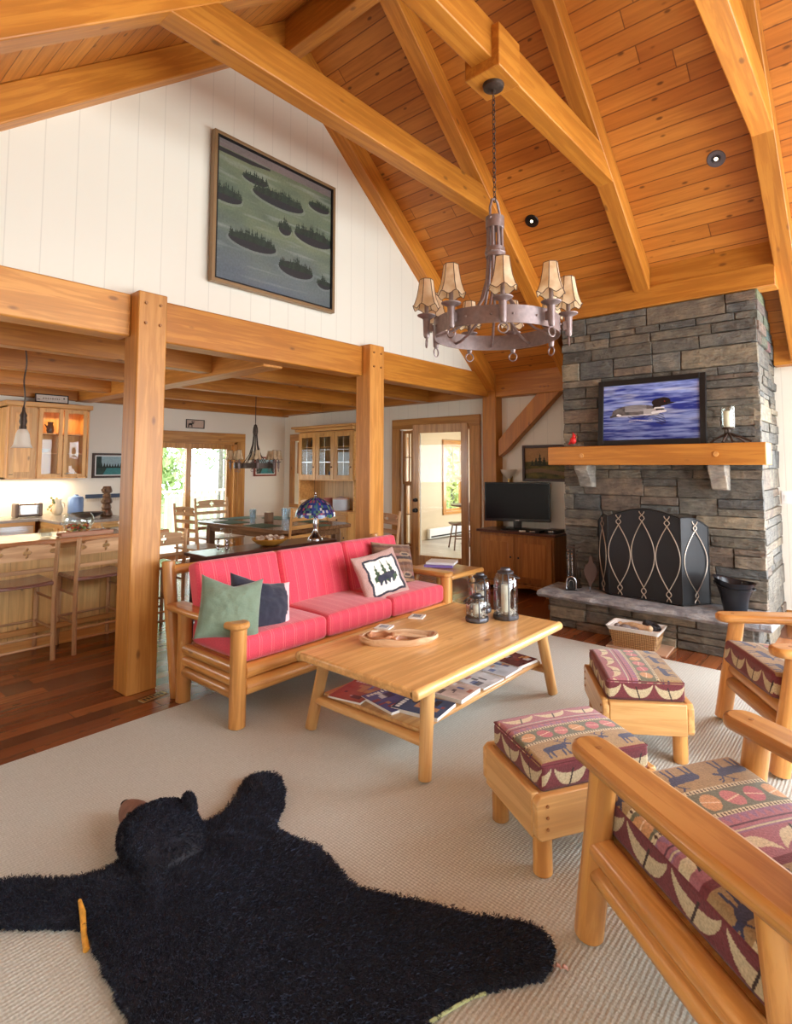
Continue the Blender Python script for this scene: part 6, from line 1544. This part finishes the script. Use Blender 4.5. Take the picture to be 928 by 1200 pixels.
# ---- console table behind the sofa
t = thing('console_table', 'dark mahogany console table behind the red sofa', 'table', (3.235, 4.565, 0))
box('tabletop', (0, 0, .735), (1.44, .38, .03), mahog[0], t, bevel=.006); box('apron', (0, 0, .66), (1.36, .32, .12), mahog[0], t)
for sx in (-1, 1):
    for sy in (-1, 1): MB().tube([(sx*.66, sy*.14, 0), (sx*.66, sy*.14, .62)], [.02, .028], 4).build('leg', mahog[2], t, bevel=.003)
box('lower_shelf', (0, 0, .18), (1.34, .30, .02), mahog[0], t)
t = thing('glass_decanter', 'square cut glass decanter on the console table end', 'decanter', (2.745, 4.52, .751), R(20)); V, F = rbox(.10, .10, .12, .015, 10, 10, 10); o = npmesh('decanter_body', V, F, M['glass'], t); o.location = (0, 0, .062)
MB().lathe([(.03, .122), (.016, .135), (.015, .165), (.024, .172), (.0, .174)], n=20).lathe([(.0, .176), (.02, .186), (.022, .20), (.0, .215)], n=12).build('stopper', M['glass'], t, smooth=True)
mb = MB()
for k in range(4):
    for j in range(3): mb.sphere((.0515*math.cos(k*PI/2), .0515*math.sin(k*PI/2), .03+j*.032), .014, 8, sc=(.5 if k % 2 == 0 else 1, 1 if k % 2 == 0 else .5, 1))
mb.build('cut_facets', M['chrome'], t, smooth=True)
t = thing('glass_carafe', 'small clear carafe next to the square decanter', 'decanter', (2.87, 4.60, .751)); MB().lathe([(.04, 0), (.045, .04), (.035, .09), (.016, .13), (.016, .17), (.022, .18)], n=24).build('carafe_body', M['glass'], t, smooth=True)
t = thing('fruit_bowl', 'wide amber bowl with a pale heaped filling on the console', 'bowl', (3.245, 4.53, .751))
MB().lathe([(.07, 0), (.12, .02), (.175, .065), (.17, .068), (.115, .03), (0, .018)], n=40).build('bowl_body', plain('amber_glaze', (.62, .30, .05), .25), t, smooth=True)
mb = MB()
for k in range(60): a, q = random.random()*6.28, random.random()**.5*.125; mb.sphere((q*math.cos(a), q*math.sin(a), .05+random.uniform(0, .03)*(1-q*4)+.01), random.uniform(.012, .02), 8, col=random.choice([(.7, .6, .5), (.8, .74, .66), (.45, .32, .24)]), sc=(1, 1.3, .7))
o = mb.build('filling', M['mini'], t, smooth=True); o['kind'] = 'stuff'
t = thing('table_lamp', 'stained glass table lamp with pewter base on the console', 'table lamp', (3.77, 4.50, .751))
MB().lathe([(.075, 0), (.075, .01), (.06, .03), (.035, .06), (.022, .09), (.018, .11), (.024, .14), (.026, .17), (.016, .21), (.012, .25), (.0, .26)], n=28).build('base', M['chrome'], t, smooth=True)
def shadecol(a, z):
    k = random.choice((0, 0, 0, 1, 2, 3, 3, 3, 4, 5, 6)); return [(.03, .05, .22), (.05, .14, .16), (.10, .04, .16), (.02, .03, .10), (.35, .08, .12), (.10, .22, .10), (.45, .42, .40)][k]
mb = MB(); prof = [(.205, .245), (.202, .262), (.197, .280), (.185, .305), (.170, .33), (.150, .355), (.125, .378), (.09, .40), (.05, .42), (.0, .435)]; n = 56
for j in range(len(prof)-1):
    for i in range(n):
        a0, a1 = 2*PI*i/n, 2*PI*(i+1)/n; sc0 = 1+.0*math.sin(i); r0, z0 = prof[j]; r1, z1 = prof[j+1]
        dz = -.018*abs(math.sin(i*PI/5)) if j == 0 else 0
        mb.add([(r0*math.cos(a0), r0*math.sin(a0), z0+dz), (r0*math.cos(a1), r0*math.sin(a1), z0+dz), (r1*math.cos(a1), r1*math.sin(a1), z1), (r1*math.cos(a0), r1*math.sin(a0), z1)], [(0, 1, 2, 3)], shadecol(i*.37+j*1.7, z0+(i//3)*.013))
mb.build('glass_shade', painted('leaded_glass', .15, .1, 30, 0), t); MB().sphere((0, 0, .445), .014, 10).cyl((0, 0, .43), (0, 0, .475), .005).build('finial', M['chrome'], t, smooth=True)

# ---- dining table and chairs
dark_w = [wood('walnut_x', 0, (.26, .13, .06), (.15, .07, .03), T_K, .25, coat=.4), wood('walnut_y', 1, (.26, .13, .06), (.15, .07, .03), T_K, .25, coat=.4), wood('walnut_z', 2, (.26, .13, .06), (.15, .07, .03), T_K, .35)]
t = thing('dining_table', 'long brown wooden dining table set with green placemats', 'table', (4.60, 6.38, 0))
o = MB().prism([(-.50, -1.0), (.50, -1.0), (.58, -.85), (.58, .85), (.50, 1.0), (-.50, 1.0), (-.58, .85), (-.58, -.85)], .705, .75).build('tabletop', dark_w[1], t, bevel=.008)
box('apron', (0, 0, .66), (.90, 1.7, .09), dark_w[1], t)
for sx in (-1, 1):
    for sy in (-1, 1): MB().box((sx*.42, sy*.80, .33), (.09, .09, .66)).build('leg', dark_w[2], t, bevel=.01)
gm = plain('green_mat', (.09, .16, .10), .8, 0, .2, 120, .3)
for k, (x, y, a, lb) in enumerate(((4.22, 6.75, 90, 'at the left far side of the dining table'), (4.22, 6.05, 90, 'at the left near side of the dining table'), (4.98, 6.75, 90, 'at the right far side of the dining table'), (4.98, 6.05, 90, 'at the right near side of the dining table'), (4.6, 5.58, 0, 'at the near end of the dining table'), (4.6, 7.18, 0, 'at the far end of the dining table'))):
    o = MB().box((0, 0, .003), (.42, .29, .006)).build('placemat', gm, None, bevel=.002); o.location = (x, y, .751); o.rotation_euler = (0, 0, R(a)); tag(o, 'dark green placemat '+lb, 'placemat', 'green placemats')
for x, y, h, lb in ((4.42, 6.55, .17, 'tall clear drinking glass left of the wooden block'), (4.50, 6.68, .15, 'shorter clear glass behind the tall left glass'), (4.78, 6.35, .17, 'tall clear drinking glass right of the wooden block'), (4.90, 6.45, .15, 'clear glass furthest right on the dining table')):
    t = thing('drinking_glass', lb, 'glass', (x, y, .751), 0, 'glasses on the dining table'); MB().lathe([(.032, 0), (.036, h*.5), (.042, h), (.040, h), (.034, h*.5), (.028, .008), (0, .008)], n=24).build('tumbler', M['smoke'], t, smooth=True)
t = thing('candle_block', 'small square wooden candle block in the middle of the dining table', 'candle holder', (4.60, 6.45, .751)); box('block', (0, 0, .06), (.09, .09, .12), dark_w[2], t); MB().lathe([(.03, .12), (.03, .135), (0, .134)], n=16).build('candle', M['wax'], t)
dch = [stoolw, cab]
def dchair(loc, rz, label, w=.44, mats=stoolw):
    t = thing('dining_chair', label, 'dining chair', loc, R(rz), 'ladder-back dining chairs'); hw = w/2
    for s in (-1, 1):
        MB().tube([(s*hw, -.20, .0), (s*hw, -.19, .45), (s*hw, -.25, 1.02)], .019, 4).build('back_post', mats[2], t, bevel=.004); MB().tube([(s*hw*.98, .21, 0), (s*hw*.98, .20, .45)], .02, 4).build('leg', mats[2], t, bevel=.004)
        log('stretcher', (s*hw, -.19, .2), (s*hw, .2, .2), .010, mats[2], t, n=8)
    log('stretcher', (-hw, .2, .28), (hw, .2, .28), .010, mats[2], t, n=8)
    box('seat', (0, .0, .455), (w+.03, .45, .025), mats[0], t)
    o = cutboard(w-.03, .115, .018, 80, 26, crest).build('crest_rail', mats[0], t); o.matrix_basis = Matrix.Translation((0, -.243, .93)) @ Matrix.Rotation(R(6), 4, 'X')
    for z in (.80, .69, .58): box('back_slat', (0, -.19-(z-.45)*.105, z), (w-.03, .014, .045), mats[0], t, (R(6), 0, 0))
    return t
dchair((4.58, 7.62, 0), 180, 'wide dining chair at the far end of the table before the glass door', .52)
dchair((3.86, 6.86, 0), -84, 'ladder-back dining chair seen side-on at the left side of the dining table')
dchair((5.28, 6.75, 0), 90, 'pale dining chair on the hutch side, far place', mats=cab)
dchair((4.16, 5.42, 0), 8, 'pale dining chair at the near end of the table', mats=cab)
dchair((4.27, 4.24, 0), 78, 'brown dining chair half hidden behind the second timber post')
# ---- dining chandelier
t = thing('dining_chandelier', 'small dark iron chandelier with tan shades over the dining table', 'chandelier', (4.40, 6.50, 1.50))
MB().tube([(0, 0, 1.1), (0, 0, .56)], .006, 6).cyl((0, 0, 1.06), (0, 0, 1.10), .05).build('drop_chain', M['iron_dark'], t, smooth=True)
MB().lathe([(0, .40), (.028, .41), (.034, .45), (.03, .50), (.02, .54), (.0, .56)], n=18).build('hub', M['iron_dark'], t, smooth=True)
MB().lathe([(.27, -.035), (.27, .035), (.262, .035), (.262, -.035), (.27, -.035)], n=48).build('ring_band', M['iron_dark'], t, smooth=True, angle=30)
for k in range(8):
    a = k*PI/4+.3; MB().tube([(math.cos(a)*r_, math.sin(a)*r_, z_) for r_, z_ in ((.02, .44), (.035, .28), (.075, .14), (.15, .03), (.265, -.01))], .006, 6).build('arm_rod', M['iron_dark'], t, smooth=True)
    candle_lamp(t, (.31*math.cos(a), .31*math.sin(a), 0), a, .72)
# ---- hutch
t = thing('china_hutch', 'tall pine china hutch with three leaded glass doors', 'hutch', (6.14, 6.965, 0))
MB().box((-.0, 0, .385), (.46, 1.33, .77)).build('lower_carcass', cab[2], t, bevel=.004); box('counter_board', (-.01, 0, .785), (.50, 1.37, .03), cab[1], t)
for k, y in enumerate((-.44, 0, .44)):
    d = MB().box((0, 0, 0), (.02, .40, .15)).build('drawer', cab[1], t, bevel=.003); d.location = (-.238, y, .67); MB().sphere((-.02, 0, 0), .013, 10).build('knob', mahog[0], d, smooth=True)
    d = cab_door(t, (-.238, y, .31), .40, .50, 'x'); MB().sphere((.16, -.022, .1), .013, 10).build('knob', mahog[0], d, smooth=True)
mb = MB()
for c, d in (((.05, -.655, 1.42), (.32, .02, 1.25)), ((.05, .655, 1.42), (.32, .02, 1.25)), ((.05, 0, 1.27), (.32, 1.33, .02)), ((.05, 0, 2.04), (.32, 1.33, .02)), ((.05, 0, 1.55), (.28, 1.3, .012)), ((.05, 0, 1.80), (.28, 1.3, .012))): mb.box(c, d)
mb.build('upper_carcass', cab[1], t); MB().box((.205, 0, 1.42), (.012, 1.33, 1.25)).build('back_boards', planks('hutch_boards', 1, 2, .09, 3., [(.46, .27, .10), (.54, .33, .13)], groove=.03, knots=False), t)
MB().box((.02, 0, 2.08), (.40, 1.42, .05)).box((.0, 0, 2.125), (.46, 1.50, .04)).build('crown_moulding', cab[1], t, bevel=.012)
for k, y in enumerate((-.44, 0, .44)):
    w_, h_, fw = .43, .76, .075; mb = MB()
    for s in (-1, 1): mb.box((0, s*(w_/2-fw/2), 0), (.02, fw, h_)); mb.box((0, 0, s*(h_/2-fw/2)), (.02, w_-2*fw, fw))
    d = mb.build('door', cab[2], t, bevel=.003); d.location = (-.122, y, 1.655); MB().box((0, 0, 0), (.003, w_-2*fw+.004, h_-2*fw+.004)).build('pane', M['pane'], d)
    mb = MB().box((-.003, 0, 0), (.004, .006, h_-2*fw))
    for z in (-.10, .10): mb.box((-.003, 0, z), (.004, w_-2*fw, .006))
    mb.build('lead_came', M['steel'], d); MB().sphere((-.022, -.18 if k != 1 else -.18, -.18), .013, 10).build('knob', mahog[0], d, smooth=True)
for k in range(9):
    y, z = -.5+.5*(k % 3)+random.uniform(-.05, .05), (1.281, 1.557, 1.807)[k//3]; o = MB().lathe([(.03, 0), (.05, .03), (.055, .09), (.04, .13), (.0, .13)], n=16).build('china_jar', (M['white'], plain('blue_china', (.10, .16, .30), .3), M['iron_dark'])[k % 3], None, smooth=True)
    o.location = (6.20, 6.965+y, z); tag(o, ('white', 'blue', 'dark brown')[k % 3]+' china jar on the '+('lowest', 'middle', 'top')[k//3]+' shelf inside the hutch', 'jar')
t = thing('stock_pot', 'white enamel pot with blue rim in the hutch niche', 'pot', (6.10, 6.66, .801)); MB().lathe([(.13, 0), (.135, .02), (.135, .17), (.13, .17), (.125, .02), (0, .02)], n=32).build('pot_body', plain('pale_enamel', (.62, .70, .78), .3), t, smooth=True)
MB().lathe([(.138, .17), (.13, .185), (.05, .20), (.02, .215), (0, .22)], n=32).build('lid', plain('red_white_enamel', (.70, .55, .52), .3), t, smooth=True)
t = thing('blue_pot', 'dark crock at the left of the hutch niche', 'pot', (6.12, 7.00, .801)); MB().lathe([(.08, 0), (.11, .05), (.10, .14), (.07, .18), (0, .18)], n=24).build('crock', plain('red_crock', (.42, .14, .12), .4), t, smooth=True)
# ---- sunroom furniture
t = thing('windsor_chair', 'dark spindle-back chair in the sunroom beyond the open door', 'chair', (8.42, 5.98, 0), R(50))
dk = plain('dark_stained_wood', (.12, .05, .025), .35)
V, F = rbox(.42, .42, .04, .015, 8, 8, 3); o = npmesh('seat', V, F, dk, t); o.location = (0, 0, .45)
for sx in (-1, 1):
    for sy in (-1, 1): log('leg', (sx*.21, sy*.20, 0), (sx*.14, sy*.14, .44), .014, dk, t, n=10)
for s in (-1, 1): log('stretcher', (s*.185, -.17, .2), (s*.185, .17, .2), .01, dk, t, n=8)
MB().tube([(.21*math.sin(a), -.19-.10*math.cos(a)*.4, .47+.55*math.cos(a)**.5 if math.cos(a) > 0 else .47) for a in np.linspace(-PI/2, PI/2, 21)], .011, 8).build('hoop', dk, t, smooth=True)
for k in range(7): x = -.14+k*.047; MB().tube([(x*.8, -.17, .47), (x, -.22, .95-abs(x)*1.1)], .006, 6).build('spindle', dk, t)
t = thing('sunroom_table', 'dark round table edge seen through the open door', 'table', (9.12, 6.22, 0)); MB().lathe([(.42, .72), (.43, .735), (.42, .75), (0, .75)], n=40).build('tabletop', dk, t, smooth=True); MB().lathe([(.25, 0), (.06, .05), (.05, .4), (.07, .72)], n=20).build('pedestal', dk, t, smooth=True)
# ============================================================ CAMERA AND LIGHT
cam_d = bpy.data.cameras.new('camera'); cam = bpy.data.objects.new('camera', cam_d); C.objects.link(cam); scn.camera = cam
FPX, CX, CY = 660.945, 490.727, 500.122; yaw, pitch, roll = .693312629, .0683930734, -.00150891
F_ = Vector((math.cos(yaw)*math.cos(pitch), math.sin(yaw)*math.cos(pitch), math.sin(pitch))); Rt = Vector((math.sin(yaw), -math.cos(yaw), 0)); U_ = Rt.cross(F_)
R2 = Rt*math.cos(roll)+U_*math.sin(roll); U2 = U_*math.cos(roll)-Rt*math.sin(roll)
cam.matrix_world = Matrix(((R2.x, U2.x, -F_.x, 0), (R2.y, U2.y, -F_.y, 0), (R2.z, U2.z, -F_.z, 1.5), (0, 0, 0, 1)))
cam_d.sensor_fit = 'VERTICAL'; cam_d.sensor_height = 36; cam_d.sensor_width = 36*928/1200
cam_d.lens = FPX/1200*36
cam_d.shift_x = -(CX-464)/1200; cam_d.shift_y = (CY-600)/1200
cam_d.clip_start = .05; cam_d.clip_end = 200

w = bpy.data.worlds.new('world'); scn.world = w; w.use_nodes = True
bg = w.node_tree.nodes['Background']; bg.inputs[0].default_value = (.86, .94, 1., 1); bg.inputs[1].default_value = 5.5
def area(name, loc, rot, sx, sy, e, col=(1, .97, .93), spread=180):
    l = bpy.data.lights.new(name, 'AREA'); l.shape = 'RECTANGLE'; l.size = sx; l.size_y = sy; l.energy = e; l.color = col; l.spread = R(spread)
    o = bpy.data.objects.new(name, l); C.objects.link(o); o.location = loc; o.rotation_euler = rot; return o
# daylight entering by the windows of the room, then lamps added in the sunroom
for (a0, a1, z0, z1), e in zip(BW, (26, 72, 112, 28, 62)):
    area('window_and_fill_light', ((a0+a1)/2, YS+.06, (z0+z1)/2), (R(90), 0, 0), a1-a0-.1, z1-z0-.1, e, (.93, .96, 1.))
area('window_and_fill_light', (XE-.06, -1.15, 1.35), (R(90), 0, R(90)), 2.7, 1.7, 185, (.93, .96, 1.))
area('window_and_fill_light', (10.9, 5.6, 1.3), (R(90), 0, R(90)), 1.4, 1.2, 70, (1., .98, .93))  # added lamp that brightens the sunroom and its floor
area('window_and_fill_light', (8., 2.6, 1.3), (R(90), 0, 0), 1.3, 1.2, 40, (1., .98, .93))  # second added lamp for the sunroom, out of view
# kitchen: lamps under and inside the wall cupboards
area('under_cupboard_lamp', (2.3, 8.33, 1.325), (0, 0, 0), 1.0, .06, 9, (1, .80, .52))
area('cupboard_lamp', (2.7, 8.36, 2.14), (0, 0, 0), .4, .1, .9, (1, .74, .36))
area('window_and_fill_light', (XW+.06, 6.7, 1.55), (R(90), 0, R(-90)), 1.5, 1.0, 26, (1., .97, .92))  # added lamp at the unseen west window, brightens the kitchen
scn.view_settings.view_transform = 'Standard'; scn.view_settings.look = 'None'
scn.view_settings.gamma = 1.; scn.view_settings.use_curve_mapping = False; scn.view_settings.exposure = .3
scn.cycles.max_bounces = 8; scn.cycles.diffuse_bounces = 5; scn.cycles.transparent_max_bounces = 12
scn.cycles.sample_clamp_indirect = 6.
scn.cycles.use_denoising = True
